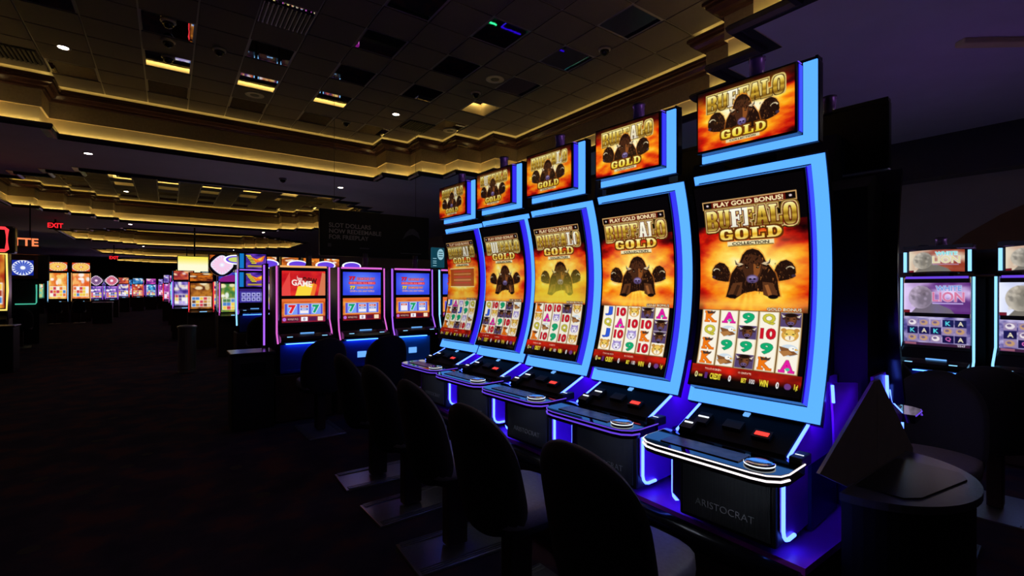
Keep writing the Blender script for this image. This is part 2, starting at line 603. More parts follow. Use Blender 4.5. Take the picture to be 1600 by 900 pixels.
def fire(cv, cu, cv_, ru, rv, seed, v0=0.0, v1=1.0, gain=1.0):
    b = cv.box(0, v0, 1, v1)
    u, v = cv.uv(b)
    h, w_ = u.shape
    r = np.sqrt(((u - cu) / ru) ** 2 + ((v - cv_) / rv) ** 2)
    an = np.arctan2(v - cv_, u - cu)
    rs = np.random.RandomState(seed)
    st = np.zeros(u.shape)
    for k in range(14):
        st += rs.rand() * np.sin(an * rs.randint(3, 19) + rs.rand() * 7 + r * rs.uniform(-1.5, 1.5))
    st = st / 7
    n = fbm(h, w_, 9, 6, seed + 1, 4) - 0.5
    t = 1.12 - r + 0.18 * st * np.clip(r * 2, 0, 1) + 0.55 * n
    t *= gain
    xs = [0, .2, .36, .52, .70, .88, 1.05]
    cs = [(8, 2, 3), (90, 6, 8), (196, 22, 10), (236, 92, 14), (252, 160, 22), (255, 220, 70), (255, 250, 190)]
    c = np.stack([np.interp(t, xs, [q[k] for q in cs]) for k in range(3)], -1)
    x0, y0, x1, y1 = b
    cv.a[y0:y1, x0:x1] = c


def bison(cv, cu, cvv, s, asp, facing=0, legs=True, seed=0):
    """a shaggy bison drawn with simple shapes; s = half width of the body, asp = width/height of the picture"""
    rs = np.random.RandomState(seed + 5)
    k = s * asp
    dk, md, hl = (34, 17, 11), (92, 52, 28), (196, 118, 56)
    E = lambda x, y, rx, ry, c, al=1.0, sf=0.08: cv.ell(cu + x * s, cvv + y * k, rx * s, ry * k, c, al, sf)
    P = lambda pts, c, al=1.0: cv.poly([(cu + x * s, cvv + y * k) for x, y in pts], c, al)

    def tuft(x, y, l, ang, c, al=.8):
        ca, sa = math.cos(ang), math.sin(ang)
        P([(x - .022 * sa, y + .022 * ca), (x + .022 * sa, y - .022 * ca), (x + l * ca, y + l * sa)], c, al)
    if facing == 0:
        body = [(-.98, .98), (-.90, .62), (-.84, .25), (-.78, -.10), (-.62, -.36), (-.46, -.60), (-.36, -.92), (-.20, -1.12), (.02, -1.18), (.24, -1.08), (.38, -.88), (.48, -.58), (.64, -.34), (.80, -.06), (.88, .28), (.92, .62), (.98, .92), (.70, .98), (.44, .74), (.10, .70), (-.3, .80), (-.62, 1.06)]
        P([(x * 1.06, y * 1.05 - .01) for x, y in body], (236, 130, 40), .55)
        P(body if legs else [(x, min(y, .7)) for x, y in body], dk)
        for i in range(90):
            y = rs.uniform(-1.0, .75)
            wv = np.interp(y, [-1.1, -.8, -.4, 0, .4, .9], [.12, .4, .6, .82, .9, .9])
            x = rs.uniform(-wv, wv) * .95
            lit = x > .1 and rs.rand() < .6
            tuft(x, y, rs.uniform(.10, .2), math.pi / 2 + rs.uniform(-.5, .5) + x * .3, hl if lit and rs.rand() < .6 else md, .75)
        if legs:
            for sx in (-1, 1):
                P([(sx * .36, .30), (sx * .72, .35), (sx * .90, .86), (sx * .66, 1.0), (sx * .40, .86)], md)
                P([(sx * .44, .45), (sx * .56, .42), (sx * .70, .86), (sx * .58, .92)], hl if sx > 0 else dk, .6)
                E(sx * .74, .95, .17, .09, (16, 10, 12))
        # face
        P([(-.40, -.58), (-.28, -.82), (0, -.92), (.28, -.82), (.40, -.58), (.34, -.2), (.24, .18), (.13, .36), (-.13, .36), (-.24, .18), (-.34, -.2)], (70, 38, 22))
        P([(.04, -.5), (.30, -.46), (.26, -.12), (.15, .14), (.05, .1)], (188, 106, 44), .6)
        for i in range(36):
            tuft(rs.uniform(-.3, .3), rs.uniform(-.95, -.5), rs.uniform(.10, .18), math.pi / 2 + rs.uniform(-.6, .6), (84, 44, 22) if rs.rand() < .5 else (24, 12, 8), .9)
        for sx in (-1, 1):
            P([(sx * .32, -.50), (sx * .50, -.42), (sx * .62, -.50), (sx * .64, -.72), (sx * .55, -.58), (sx * .42, -.56)], (214, 190, 150))
            P([(sx * .46, -.45), (sx * .62, -.50), (sx * .64, -.72), (sx * .58, -.55)], (50, 36, 30))
            P([(sx * .32, -.40), (sx * .56, -.34), (sx * .38, -.24)], md)
            E(sx * .19, -.34, .06, .038, (8, 5, 6), 1, .1); E(sx * .20, -.35, .018, .014, (236, 200, 150))
            P([(sx * .10, -.42), (sx * .28, -.48), (sx * .26, -.40)], (16, 8, 6))
        E(0, .17, .21, .19, (96, 78, 128), 1, .15); E(0, .10, .15, .07, (160, 144, 190), .8, .3)
        E(-.075, .17, .045, .04, (16, 10, 20)); E(.075, .17, .045, .04, (16, 10, 20)); P([(-.10, .27), (.10, .27), (0, .31)], (30, 18, 30))
        for i in range(18):
            tuft(rs.uniform(-.17, .17), .32 + rs.uniform(0, .08), rs.uniform(.15, .32), math.pi / 2 + rs.uniform(-.25, .25), (22, 11, 8) if rs.rand() < .7 else md, 1)
    else:
        f = facing
        P([(-f * .98, .85), (-f * .92, .25), (-f * .72, -.35), (-f * .40, -.74), (-f * .02, -.86), (f * .34, -.66), (f * .58, -.25), (f * .62, .2), (f * .46, .62), (f * .1, .86), (-f * .4, .95)], (226, 120, 40), .4)
        P([(-f * .92, .8), (-f * .86, .25), (-f * .66, -.32), (-f * .38, -.68), (-f * .02, -.78), (f * .3, -.58), (f * .52, -.2), (f * .56, .2), (f * .42, .56), (f * .1, .7), (-f * .4, .8)], dk)
        for i in range(60):
            x, y = rs.uniform(-.75, .42), rs.uniform(-.65, .6)
            tuft(-f * -x if f > 0 else -x, y, rs.uniform(.1, .2), math.pi / 2 + rs.uniform(-.7, .7), hl if rs.rand() < .22 else md, .75)
        P([(f * .1, -.3), (f * .5, -.2), (f * .56, .15), (f * .46, .5), (f * .28, .56), (f * .08, .2)], (34, 17, 11))
        for j in range(7):
            a = math.pi * (.15 + .12 * j)
            E(f * .20 + .24 * math.cos(a) * f, -.05 - .24 * math.sin(a) * 0.9 + .05 * j * 0, .055 - .004 * j, .055 - .004 * j, (226, 208, 166), 1, .1)
        E(f * .42, .08, .04, .03, (8, 5, 6)); E(f * .42, .42, .13, .11, (60, 44, 60))


SYMC = {'K': ((240, 120, 20), (150, 60, 10)), 'A': ((226, 30, 160), (120, 10, 70)), '9': ((20, 170, 110), (8, 90, 60)), 'Q': ((205, 195, 60), (110, 100, 20)),
        '10': ((205, 20, 40), (110, 5, 15)), 'J': ((50, 90, 210), (20, 30, 120))}


def symbol(cv, code, u, v, w, h, seed=0):
    """one reel symbol in a cell centred on u,v"""
    if code in SYMC:
        c, o = SYMC[code]
        x = .38 if code == '10' else .31
        m, b = cv.tmask(code, u - x * w, v - .38 * h, u + x * w, v + .38 * h, .045)
        for sx, sy in {'K': ((-.2, .36), (.2, .36), (-.2, -.36)), 'A': ((-.22, .36), (.22, .36)), 'J': ((.12, -.36),)}.get(code, ()):
            b3 = cv.box(u + (sx - .13) * w, v + (sy - .045) * h, u + (sx + .13) * w, v + (sy + .045) * h)
            y0_, y1_, x0_, x1_ = max(0, b3[1] - b[1]), b3[3] - b[1], max(0, b3[0] - b[0]), b3[2] - b[0]
            m[y0_:y1_, x0_:x1_] = 1
        cv.stamp(m, b, c, (250, 244, 224), max(2, cv.w // 150), None)
        cv.stamp(m, b, c, o, max(1, cv.w // 300), None)
        if code == 'K':
            cv.poly([(u - .2 * w, v - .22 * h), (u - .26 * w, v - .46 * h), (u - .06 * w, v - .36 * h), (u + .02 * w, v - .48 * h), (u + .1 * w, v - .36 * h), (u + .26 * w, v - .46 * h), (u + .2 * w, v - .24 * h)], (70, 50, 40))
        if code == 'A':
            cv.ell(u + .05 * w, v + .22 * h, .1 * w, .1 * h, (70, 200, 150))
        return
    if code == 'B':
        cv.rect(u - .48 * w, v - .48 * h, u + .48 * w, v + .48 * h, (84, 66, 110))
        cv.ell(u, v - .26 * h, .34 * w, .22 * h, (48, 26, 18)); cv.ell(u, v + .02 * h, .27 * w, .40 * h, (74, 42, 26)); cv.ell(u + .08 * w, v - .02 * h, .14 * w, .3 * h, (128, 76, 44), .8, .3)
        for sx in (-1, 1):
            cv.poly([(u + sx * .24 * w, v - .24 * h), (u + sx * .38 * w, v - .16 * h), (u + sx * .47 * w, v - .42 * h), (u + sx * .36 * w, v - .30 * h)], (226, 214, 190)); cv.ell(u + sx * .14 * w, v - .08 * h, .05 * w, .035 * h, (10, 6, 8)); cv.ell(u + sx * .33 * w, v - .08 * h, .08 * w, .05 * h, (60, 34, 22))
        cv.ell(u, v + .22 * h, .16 * w, .12 * h, (104, 84, 128)); cv.ell(u - .07 * w, v + .22 * h, .035 * w, .03 * h, (20, 12, 24)); cv.ell(u + .07 * w, v + .22 * h, .035 * w, .03 * h, (20, 12, 24)); cv.ell(u, v - .32 * h, .22 * w, .13 * h, (28, 15, 12)); cv.ell(u, v + .40 * h, .1 * w, .09 * h, (24, 13, 10))
        return
    if code == 'C':
        cv.ell(u, v, .40 * w, .42 * h, (214, 160, 70)); cv.ell(u - .3 * w, v - .33 * h, .13 * w, .13 * h, (196, 140, 60)); cv.ell(u + .3 * w, v - .33 * h, .13 * w, .13 * h, (196, 140, 60))
        cv.ell(u, v - .05 * h, .28 * w, .30 * h, (236, 196, 90)); cv.ell(u, v + .2 * h, .22 * w, .17 * h, (250, 238, 210))
        for sx in (-1, 1):
            cv.ell(u + sx * .15 * w, v - .06 * h, .055 * w, .04 * h, (40, 60, 30)); cv.poly([(u + sx * .2 * w, v - .3 * h), (u + sx * .27 * w, v - .08 * h), (u + sx * .22 * w, v - .1 * h)], (120, 80, 30))
        cv.poly([(u - .07 * w, v + .08 * h), (u + .07 * w, v + .08 * h), (u, v + .17 * h)], (90, 40, 40)); cv.rect(u - .02 * w, v + .17 * h, u + .02 * w, v + .3 * h, (120, 60, 50))
        return
    if code == 'W':
        cv.ell(u, v, .38 * w, .40 * h, (176, 160, 214)); cv.ell(u, v + .08 * h, .24 * w, .28 * h, (238, 232, 246))
        for sx in (-1, 1):
            cv.poly([(u + sx * .32 * w, v - .1 * h), (u + sx * .34 * w, v - .46 * h), (u + sx * .1 * w, v - .3 * h)], (150, 130, 196)); cv.ell(u + sx * .14 * w, v - .02 * h, .05 * w, .04 * h, (50, 40, 90))
        cv.ell(u, v + .2 * h, .07 * w, .06 * h, (50, 36, 70))
        return
    if code == 'E':
        cv.ell(u, v, .44 * w, .40 * h, (206, 220, 230)); cv.poly([(u - .46 * w, v - .25 * h), (u + .1 * w, v - .1 * h), (u + .44 * w, v + .2 * h), (u + .1 * w, v + .34 * h), (u - .3 * w, v + .2 * h)], (130, 82, 44))
        cv.poly([(u - .44 * w, v + .1 * h), (u, v, ), (u + .2 * w, v + .2 * h), (u - .2 * w, v + .42 * h)], (176, 120, 66)); cv.ell(u + .16 * w, v - .12 * h, .16 * w, .15 * h, (250, 248, 240))
        cv.poly([(u + .28 * w, v - .16 * h), (u + .46 * w, v - .06 * h), (u + .28 * w, v - .02 * h)], (236, 170, 30)); cv.ell(u + .2 * w, v - .14 * h, .03 * w, .03 * h, (20, 20, 20))


def art_main(gw, gh, reels, seed, haze=0.0, menu=False, gain=1.0, hot=2):
    cv = Cv(gw, gh, (6, 4, 6))
    asp = 0.515 / 1.16
    px = cv.w
    fire(cv, .5, .45, .80, .30, seed, .20, .63, 1.08)
    # ground glow
    b = cv.box(0, .53, 1, .63); u, v = cv.uv(b)
    m = np.clip(1 - np.abs(v - .60) / .055, 0, 1) * np.clip(1.25 - np.abs(u - .5) * 1.3, 0, 1)
    cv.put(m * .85, (255, 206, 80), b)
    cv.ell(.52, .40, .34, .12, (255, 236, 150), .55, .6)
    if menu:
        cv.rect(.1, .33, .86, .50, (150, 40, 16), .75)
        for i in range(5):
            cv.rect(.2, .35 + i * .028, .76, .36 + i * .028, (250, 190, 110) if i % 2 else (230, 60, 60), .7)
        cv.rect(.09, .325, .88, .332, (255, 230, 150)); cv.rect(.09, .50, .88, .507, (255, 230, 150))
    else:
        for f, x in ((1, .20), (-1, .82)):
            bison(cv, x, .435, .135, asp * 1.05, -f, True, seed + f)
        bison(cv, .52, .455, .255, asp * 0.98, 0, True, seed)
    if haze:
        b = cv.box(0, .36, 1, .62); u, v = cv.uv(b)
        cv.put(np.clip((v - .34) / .2, 0, 1) * haze, (226, 214, 60), b)
    # banner
    cv.rect(.07, .075, .93, .116, (206, 160, 100)); cv.rect(.078, .080, .922, .111, (96, 20, 10))
    cv.rect(.078, .080, .16, .111, (14, 6, 6)); cv.rect(.84, .080, .922, .111, (14, 6, 6))
    cv.text('PLAY GOLD BONUS!', .18, .085, .82, .107, (255, 236, 180), .03)
    cv.ell(.12, .0955, .012, .005, (220, 200, 200)); cv.ell(.88, .0955, .012, .005, (220, 200, 200))
    # title
    m, b = slab(cv, 'BUFFALO', .095, .124, .925, .210, arch=.14)
    cv.stamp(m, b, (0, 0, 0), (120, 84, 24), px // 40)
    sh = np.roll(m, px // 45, 0)
    cv.stamp(sh, b, (240, 210, 110), (60, 34, 8), px // 90)
    cv.stamp(m, b, (0, 0, 0), (216, 196, 130), px // 60)
    cv.stamp(m, b, (0, 0, 0), (140, 40, 20), px // 110)
    cv.stamp(m, b, (0, 0, 0), (40, 22, 8), px // 200)
    cv.stamp(m, b, (0, 0, 0), None, 1, GOLDG)
    # moving glint over one letter
    b2 = cv.box(.10 + .117 * hot, .12, .10 + .117 * (hot + 1.4), .21); u, v = cv.uv(b2)
    q = m[b2[1] - b[1]:b2[3] - b[1], b2[0] - b[0]:b2[2] - b[0]]
    cv.put(q * .85, (255, 255, 248), b2)
    m, b = slab(cv, 'GOLD', .21, .222, .80, .274, gap=.12)
    cv.stamp(m, b, (0, 0, 0), (96, 44, 8), px // 60)
    cv.stamp(m, b, (0, 0, 0), None, 1, GOLDG2)
    cv.rect(.29, .284, .72, .307, (240, 226, 176)); cv.rect(.295, .303, .715, .309, (140, 110, 50))
    cv.text('COLLECTION', .335, .288, .675, .302, (40, 28, 20), .03)
    # reels
    r0, r1 = .632, .905
    cv.text('GOLD BONUS', .66, .612, .95, .626, (250, 232, 190), .03, (60, 20, 10), 1)
    cv.rect(.04, r0 - .004, .96, r1 + .004, (120, 84, 40))
    cw = .92 / 5
    ch = (r1 - r0) / 4
    for i in range(5):
        a = .04 + i * cw
        cv.rect(a + .006, r0, a + cw - .006, r1, (232, 214, 176))
        cv.rect(a + .016, r0 + .003, a + cw - .016, r1 - .003, (250, 243, 226))
        for j in range(4):
            symbol(cv, reels[j][i], a + cw / 2, r0 + (j + .5) * ch, cw * .96, ch * .98, seed + i + j)
    # red band and meters
    n = fbm(cv.h, cv.w, 26, 8, seed + 9, 3)
    b = cv.box(0, .91, 1, .965); x0, y0, x1, y1 = b
    cv.a[y0:y1, x0:x1] = np.stack([90 + 150 * n[y0:y1, x0:x1], 10 + 30 * n[y0:y1, x0:x1], 8 + 12 * n[y0:y1, x0:x1]], -1) * np.clip((.968 - np.linspace(.91, .965, y1 - y0)) / .03, 0, 1)[:, None, None]
    cv.text('TOUCHSCREEN', .14, .922, .30, .930, (250, 214, 190), .02); cv.text('10 CREDITS', .46, .922, .58, .930, (250, 214, 190), .02)
    y0, y1 = .944, .972
    cv.text('0', .045, y0, .075, y1, (230, 220, 150), .03); cv.rect(.085, .955, .125, .966, (196, 176, 60)); cv.rect(.145, y0, .175, y1, (86, 40, 116))
    cv.text('CREDIT', .20, y0, .31, y1, (240, 222, 60), .04); cv.text('0', .38, y0, .405, y1, (250, 250, 250), .03)
    cv.text('BET', .50, y0 + .004, .545, y1 - .004, (240, 222, 60), .04); cv.text('100', .575, y0 + .004, .62, y1 - .004, (230, 230, 230), .03)
    cv.text('WIN', .66, y0, .735, y1, (240, 222, 60), .04); cv.text('0', .80, y0, .825, y1, (250, 250, 250), .03)
    cv.ell(.895, .958, .028, .013, (110, 60, 130)); cv.text('1\u00a2', .945, y0, .975, y1, (240, 222, 60), .03)
    cv.a *= gain
    return cv.grid()


def art_topper(gw, gh, seed, gain=1.0, hot=3):
    cv = Cv(gw, gh, (6, 4, 6))
    asp = .46 / .29
    px = cv.w
    fire(cv, .5, .50, .80, .75, seed, 0, 1, 1.08)
    b = cv.box(0, 0, 1, .3); u, v = cv.uv(b)
    cv.put(np.clip(1 - v / .3, 0, 1) * .9, (10, 6, 6), b)
    cv.ell(.5, .42, .26, .22, (250, 244, 214), .75, .5)
    for f, x in ((1, .2), (-1, .78)):
        bison(cv, x, .56, .145, asp * .95, -f, True, seed + f)
    m, b = slab(cv, 'BUFFALO', .11, .10, .91, .36, arch=.10)
    cv.stamp(m, b, (0, 0, 0), (216, 190, 110), px // 50)
    cv.stamp(m, b, (0, 0, 0), (70, 40, 12), px // 130)
    cv.stamp(m, b, (0, 0, 0), None, 1, GOLDG)
    b2 = cv.box(.11 + .114 * hot, .08, .11 + .114 * (hot + 1.1), .38)
    q = m[b2[1] - b[1]:b2[3] - b[1], b2[0] - b[0]:b2[2] - b[0]]
    cv.put(q * .7, (255, 255, 250), b2)
    bison(cv, .49, .60, .21, asp * .98, 0, False, seed)
    m, b = slab(cv, 'GOLD', .26, .73, .74, .87, gap=.12)
    cv.stamp(m, b, (0, 0, 0), (110, 56, 8), px // 60)
    cv.stamp(m, b, (0, 0, 0), None, 1, [(0, (255, 246, 150)), (1, (236, 200, 40))])
    cv.rect(.32, .895, .67, .945, (226, 212, 160)); cv.text('COLLECTION', .36, .905, .63, .937, (40, 28, 20), .03)
    cv.a *= gain
    return cv.grid()


def noise_bg(cv, c0, c1, seed, f=4):
    n = fbm(cv.h, cv.w, f, f, seed, 3)[..., None]
    n = np.clip((n - .25) * 2, 0, 1)
    cv.a[:] = np.asarray(c0, float) * (1 - n) + np.asarray(c1, float) * n


def art_newgame():
    cv = Cv(110, 66, (214, 26, 34))
    noise_bg(cv, (190, 16, 30), (236, 50, 40), 3)
    cv.poly([(0, .7), (.18, .05), (.2, 1), (0, 1)], (232, 70, 66)); cv.poly([(.82, 1), (.92, .05), (1, .1), (1, 1)], (214, 120, 80))
    cv.poly([(.30, 1), (.36, .62), (.74, .5), (.70, 1)], (250, 214, 60)); cv.poly([(.64, 1), (.72, .5), (.80, .55), (.74, 1)], (240, 120, 40))
    cv.text('hot', .34, .22, .46, .42, (250, 236, 230), .02, None, 1, None, .25); cv.text('new', .48, .27, .80, .50, (60, 8, 10), .02, None, 1, None, .3)
    cv.text('GAME', .22, .38, .68, .62, (252, 240, 232), .03, None, 1, None, .35)
    return cv.grid()


def art_diamond(seed):
    cv = Cv(110, 66, (50, 70, 230))
    b = cv.box(0, 0, 1, 1); u, v = cv.uv(b)
    cv.put(np.clip(1.1 - 2.0 * np.sqrt((u - .5) ** 2 + (v - .45) ** 2 * .8), 0, 1), (110, 150, 255), b)
    cv.text('77', .16, .20, .32, .36, (226, 30, 40), .05, (120, 0, 10), 1); cv.text('DIAMOND PAY', .36, .23, .84, .35, (240, 120, 130), .03, (120, 40, 90), 1)
    cv.rect(.15, .42, .85, .53, (206, 30, 60)); cv.text('SEVEN ON ALL REELS', .17, .44, .83, .51, (250, 150, 150), .03)
    cv.text('77', .18, .60, .32, .75, (240, 214, 60), .05, (120, 90, 10), 1); cv.text('DIAMOND PAY', .36, .62, .80, .72, (236, 160, 120), .03, (150, 60, 90), 1)
    cv.text('SEVEN ON ANY REELS', .18, .79, .82, .86, (246, 170, 120), .02)
    return cv.grid()


def art_sevens(seed):
    cv = Cv(110, 66, (214, 96, 30))
    noise_bg(cv, (196, 70, 26), (240, 150, 60), seed)
    cv.rect(0, 0, 1, .12, (230, 110, 50)); cv.rect(.05, .18, .95, .70, (236, 170, 90)); cv.rect(.07, .21, .93, .67, (90, 80, 210))
    rs = random.Random(seed)
    for i in range(3):
        x = .12 + i * .27
        cv.rect(x, .22, x + .23, .66, (120, 160, 250)); k = rs.choice(['B3', '7', 'B2', 'B1', '7g'])
        if k[0] == '7':
            c = (20, 160, 110) if 'g' in k else rs.choice([(220, 30, 40), (230, 190, 30)])
            cv.text('7', x + .03, .26, x + .20, .62, c, .06, (250, 250, 250), 2)
        else:
            cv.rect(x + .02, .27, x + .21, .62, (244, 236, 240))
            for q in range(int(k[1])):
                y = .29 + q * .11
                cv.rect(x + .03, y, x + .20, y + .09, [(190, 30, 50), (80, 120, 220), (180, 150, 50)][q % 3]); cv.text('BAR', x + .06, y + .015, x + .17, y + .075, (250, 240, 230), .03)
    cv.rect(0, .74, 1, 1, (130, 20, 24)); cv.rect(.12, .79, .38, .93, (60, 14, 20)); cv.text('WINNER PAID', .13, .81, .37, .9, (240, 180, 170), .02)
    cv.rect(.43, .77, .58, .95, (250, 246, 250)); cv.text('0', .48, .8, .53, .92, (90, 60, 120), .02); cv.rect(.62, .79, .78, .93, (80, 20, 50)); cv.rect(.82, .77, .94, .95, (246, 220, 190)); cv.ell(.06, .86, .04, .07, (180, 110, 220))
    return cv.grid()


def art_lion(gw, gh, tone):
    cv = Cv(gw, gh, (120, 90, 190))
    a = {'v': ((226, 206, 250), (90, 40, 120)), 'g': ((226, 214, 190), (150, 60, 40)), 'b': ((236, 240, 255), (150, 160, 220))}[tone]
    noise_bg(cv, a[0], a[1], 4, 3)
    b = cv.box(0, 0, 1, 1); u, v = cv.uv(b)
    cv.put(np.clip(1 - u * 2.4, 0, 1), a[0], b)
    cv.put(np.clip((v - .45) * 2, 0, 1) * np.clip((u - .4) * 3, 0, 1), a[1], b)
    st = (176, 160, 186) if tone == 'v' else (188, 180, 166)
    cv.poly([(.12, 1), (.25, .7), (.5, .66), (.72, .86), (.78, 1)], tuple(x * .62 for x in st))
    cv.ell(.27, .48, .19, .38, st); cv.ell(.33, .5, .13, .36, tuple(x * .6 for x in st), .8, .3)
    rs = np.random.RandomState(2)
    for i in range(26):
        x_, y_ = .27 + rs.uniform(-.15, .13), .44 + rs.uniform(-.3, .34)
        q_ = rs.uniform(.5, 1.2); cv.ell(x_, y_, .025, .05, tuple(x * q_ for x in st), .6, .4)
    cv.text('WHITE', .50, .10, .88, .27, (110, 150, 220) if tone != 'g' else (120, 220, 220), .03, (240, 240, 250), 1); cv.text('LION', .45, .30, .92, .62, (214, 120, 160) if tone != 'g' else (226, 214, 160), .03, (226, 226, 250), 1)
    cv.rect(.45, .66, .9, .69, (190, 170, 230))
    cv.rect(0, .9, .1, 1, (110, 20, 30))
    return cv.grid()


def art_lion_reels(rows, seed):
    cv = Cv(120, 64, (120, 110, 170))
    noise_bg(cv, (70, 60, 130), (190, 180, 220), seed, 7)
    for j, row in enumerate(rows):
        for i, ch in enumerate(row):
            x, y = .06 + i * .18, .09 + j * .265
            cv.rect(x, y, x + .165, y + .245, (24, 18, 70) if ch in 'KAQJ' else (150, 130, 170))
            if ch in 'KAQJ':
                cv.text(ch, x + .045, y + .05, x + .125, y + .2, {'K': (90, 230, 240), 'A': (236, 226, 190), 'Q': (226, 110, 190), 'J': (120, 230, 120)}[ch], .02)
            else:
                cv.ell(x + .08, y + .12, .06, .09, (230, 220, 226) if ch == 'w' else (190, 150, 110)); cv.ell(x + .07, y + .1, .03, .04, (110, 90, 130))
    cv.rect(0, .90, 1, 1, (60, 30, 60)); cv.rect(.02, .91, .2, .98, (150, 90, 110)); cv.text('5547', .82, .915, .93, .975, (240, 240, 250), .02)
    return cv.grid()


def art_generic(seed, c0, c1, c2, gw=40, gh=40, reels=True):
    cv = Cv(gw, gh, c0)
    noise_bg(cv, c0, c1, seed, 5)
    rs = np.random.RandomState(seed)
    for i in range(7):
        cv.ell(rs.rand(), rs.rand() * .45, .05 + .13 * rs.rand(), .04 + .08 * rs.rand(), [c1, c2, (255, 240, 200), (255, 255, 255)][rs.randint(4)], .85, .2)
    if reels:
        cv.rect(.06, .52, .94, .92, (245, 238, 226))
        for i in range(5):
            for j in range(3):
                cv.rect(.08 + i * .172, .54 + j * .125, .23 + i * .172, .65 + j * .125, [c0, c1, c2, (240, 200, 60), (200, 40, 60), (60, 120, 200)][rs.randint(6)], .9)
    return cv.grid()


def art_wheel(gw, gh, c0, c1, bg=(10, 8, 16)):
    cv = Cv(gw, gh, bg)
    b = cv.box(0, 0, 1, 1); u, v = cv.uv(b)
    r = np.sqrt((u - .5) ** 2 + (v - .5) ** 2)
    an = ((np.arctan2(v - .5, u - .5) / (2 * math.pi) * 18) % 1) < .5
    cv.put(((r < .48) & an).astype(float), c0, b); cv.put(((r < .48) & ~an).astype(float), c1, b)
    cv.ell(.5, .5, .36, .36, c1, .6, .1); cv.ell(.5, .5, .12, .12, c0); cv.ell(.5, .5, .06, .06, (250, 250, 255))
    cv.ell(.5, .5, .5, .5, (235, 235, 250), 1, 0, .93)
    return cv.grid()


def art_bird(gw=60, gh=64):
    cv = Cv(gw, gh, (60, 30, 140))
    noise_bg(cv, (40, 20, 110), (110, 60, 190), 6, 4)
    cv.rect(0, 0, .2, 1, (20, 120, 200)); cv.rect(.16, 0, .24, 1, (10, 8, 20))
    for i in range(6):
        cv.rect(.24 + .04 * i, .1 + .1 * i, .42 + .04 * i, .16 + .1 * i, (240, 220, 60)); cv.rect(.24 + .04 * i, .16 + .1 * i, .40 + .04 * i, .2 + .1 * i, (20, 14, 30))
    cv.poly([(.42, .2), (.62, .36), (.95, .1), (.86, .5), (.6, .6)], (240, 120, 30)); cv.poly([(.5, .3), (.62, .42), (.86, .22), (.78, .46)], (250, 200, 60))
    cv.rect(.3, .78, .85, .9, (180, 150, 60))
    return cv.grid()


def art_keno(gw=60, gh=30):
    cv = Cv(gw, gh, (60, 50, 150))
    for i in range(5):
        for j in range(2):
            cv.rect(.08 + i * .18, .30 + j * .32, .23 + i * .18, .56 + j * .32, (170, 170, 230)); cv.rect(.12 + i * .18, .38 + j * .32, .19 + i * .18, .5 + j * .32, (50, 50, 120))
    cv.rect(0, 0, 1, .2, (50, 30, 110))
    return cv.grid()


def screen(name, cols, f, parent, m=None):
    """mesh grid whose vertices carry the picture; f(u, v) -> point, v = 0 at the top"""
    gh, gw = cols.shape[:2]
    co = f(np.linspace(0, 1, gw)[None, :].repeat(gh, 0), np.linspace(0, 1, gh)[:, None].repeat(gw, 1)).reshape(-1, 3)
    i = (np.arange(gh - 1)[:, None] * gw + np.arange(gw - 1)[None]).reshape(-1)
    q = np.stack([i, i + gw, i + gw + 1, i + 1], 1)
    me = bpy.data.meshes.new(name)
    me.vertices.add(len(co)); me.vertices.foreach_set('co', co.astype(np.float32).ravel())
    me.loops.add(q.size); me.loops.foreach_set('vertex_index', q.ravel().astype(np.int32))
    me.polygons.add(len(q)); me.polygons.foreach_set('loop_start', (np.arange(len(q)) * 4).astype(np.int32))
    me.update(calc_edges=True)
    ca = me.color_attributes.new('Col', 'FLOAT_COLOR', 'POINT')
    rgba = np.ones((len(co), 4), np.float32); rgba[:, :3] = cols.reshape(-1, 3)
    ca.data.foreach_set('color', rgba.ravel())
    me.polygons.foreach_set('use_smooth', np.ones(len(q), bool))
    me.materials.append(m or M['screen'])
    me.validate()
    o = bpy.data.objects.new(name, me)
    COL.objects.link(o)
    o.parent = parent
    return o


def flat(x0, x1, y, z0, z1, bow=0.0):
    """picture plane facing -y"""
    def f(u, v):
        return np.stack([x0 + (x1 - x0) * u, y - bow * (1 - (2 * u - 1) ** 2), z1 + (z0 - z1) * v], -1)
    return f
# ------------------------------------------------------------------ the room
ZC, ZR = 4.25, 5.11          # lower ceiling, raised ceiling
T = 0.61                     # ceiling tile
NX, NY = 17, 16
CX0, CY0, CP = -3.965, 1.355, 12.55   # first coffer corner and coffer pitch
L, LY = NX * T, NY * T
WX0, WX1, WY0, WY1 = -9.0, 11.0, -5.0, 66.0


def inside(i, j):
    a, b = min(i, NX - 1 - i), min(j, NY - 1 - j)
    return a + b >= 4 or a >= 4 or b >= 4


def coffer_poly(oy):
    x0, y0, x1, y1 = CX0, CY0 + oy, CX0 + L, CY0 + oy + LY
    q = []

    def stairs(cx, cy, sx, sy, rev):
        p = [(cx, cy + sy * 4 * T)]
        for k in range(4):
            p.append((cx + sx * (k + 1) * T, cy + sy * (4 - k) * T))
            p.append((cx + sx * (k + 1) * T, cy + sy * (3 - k) * T))
        return p[::-1] if rev else p
    q += stairs(x0, y0, 1, 1, False)
    q += stairs(x1, y0, -1, 1, True)
    q += stairs(x1, y1, -1, -1, False)
    q += stairs(x0, y1, 1, -1, True)
    return q


def inset(P, d):
    n = len(P)
    out = []
    for i in range(n):
        a, b, c = P[i - 1], P[i], P[(i + 1) % n]

        def nr(p, q):
            l = math.hypot(q[0] - p[0], q[1] - p[1])
            return (-(q[1] - p[1]) / l, (q[0] - p[0]) / l)
        n1, n2 = nr(a, b), nr(b, c)
        out.append((b[0] + d * (n1[0] + n2[0]), b[1] + d * (n1[1] + n2[1])))
    return out


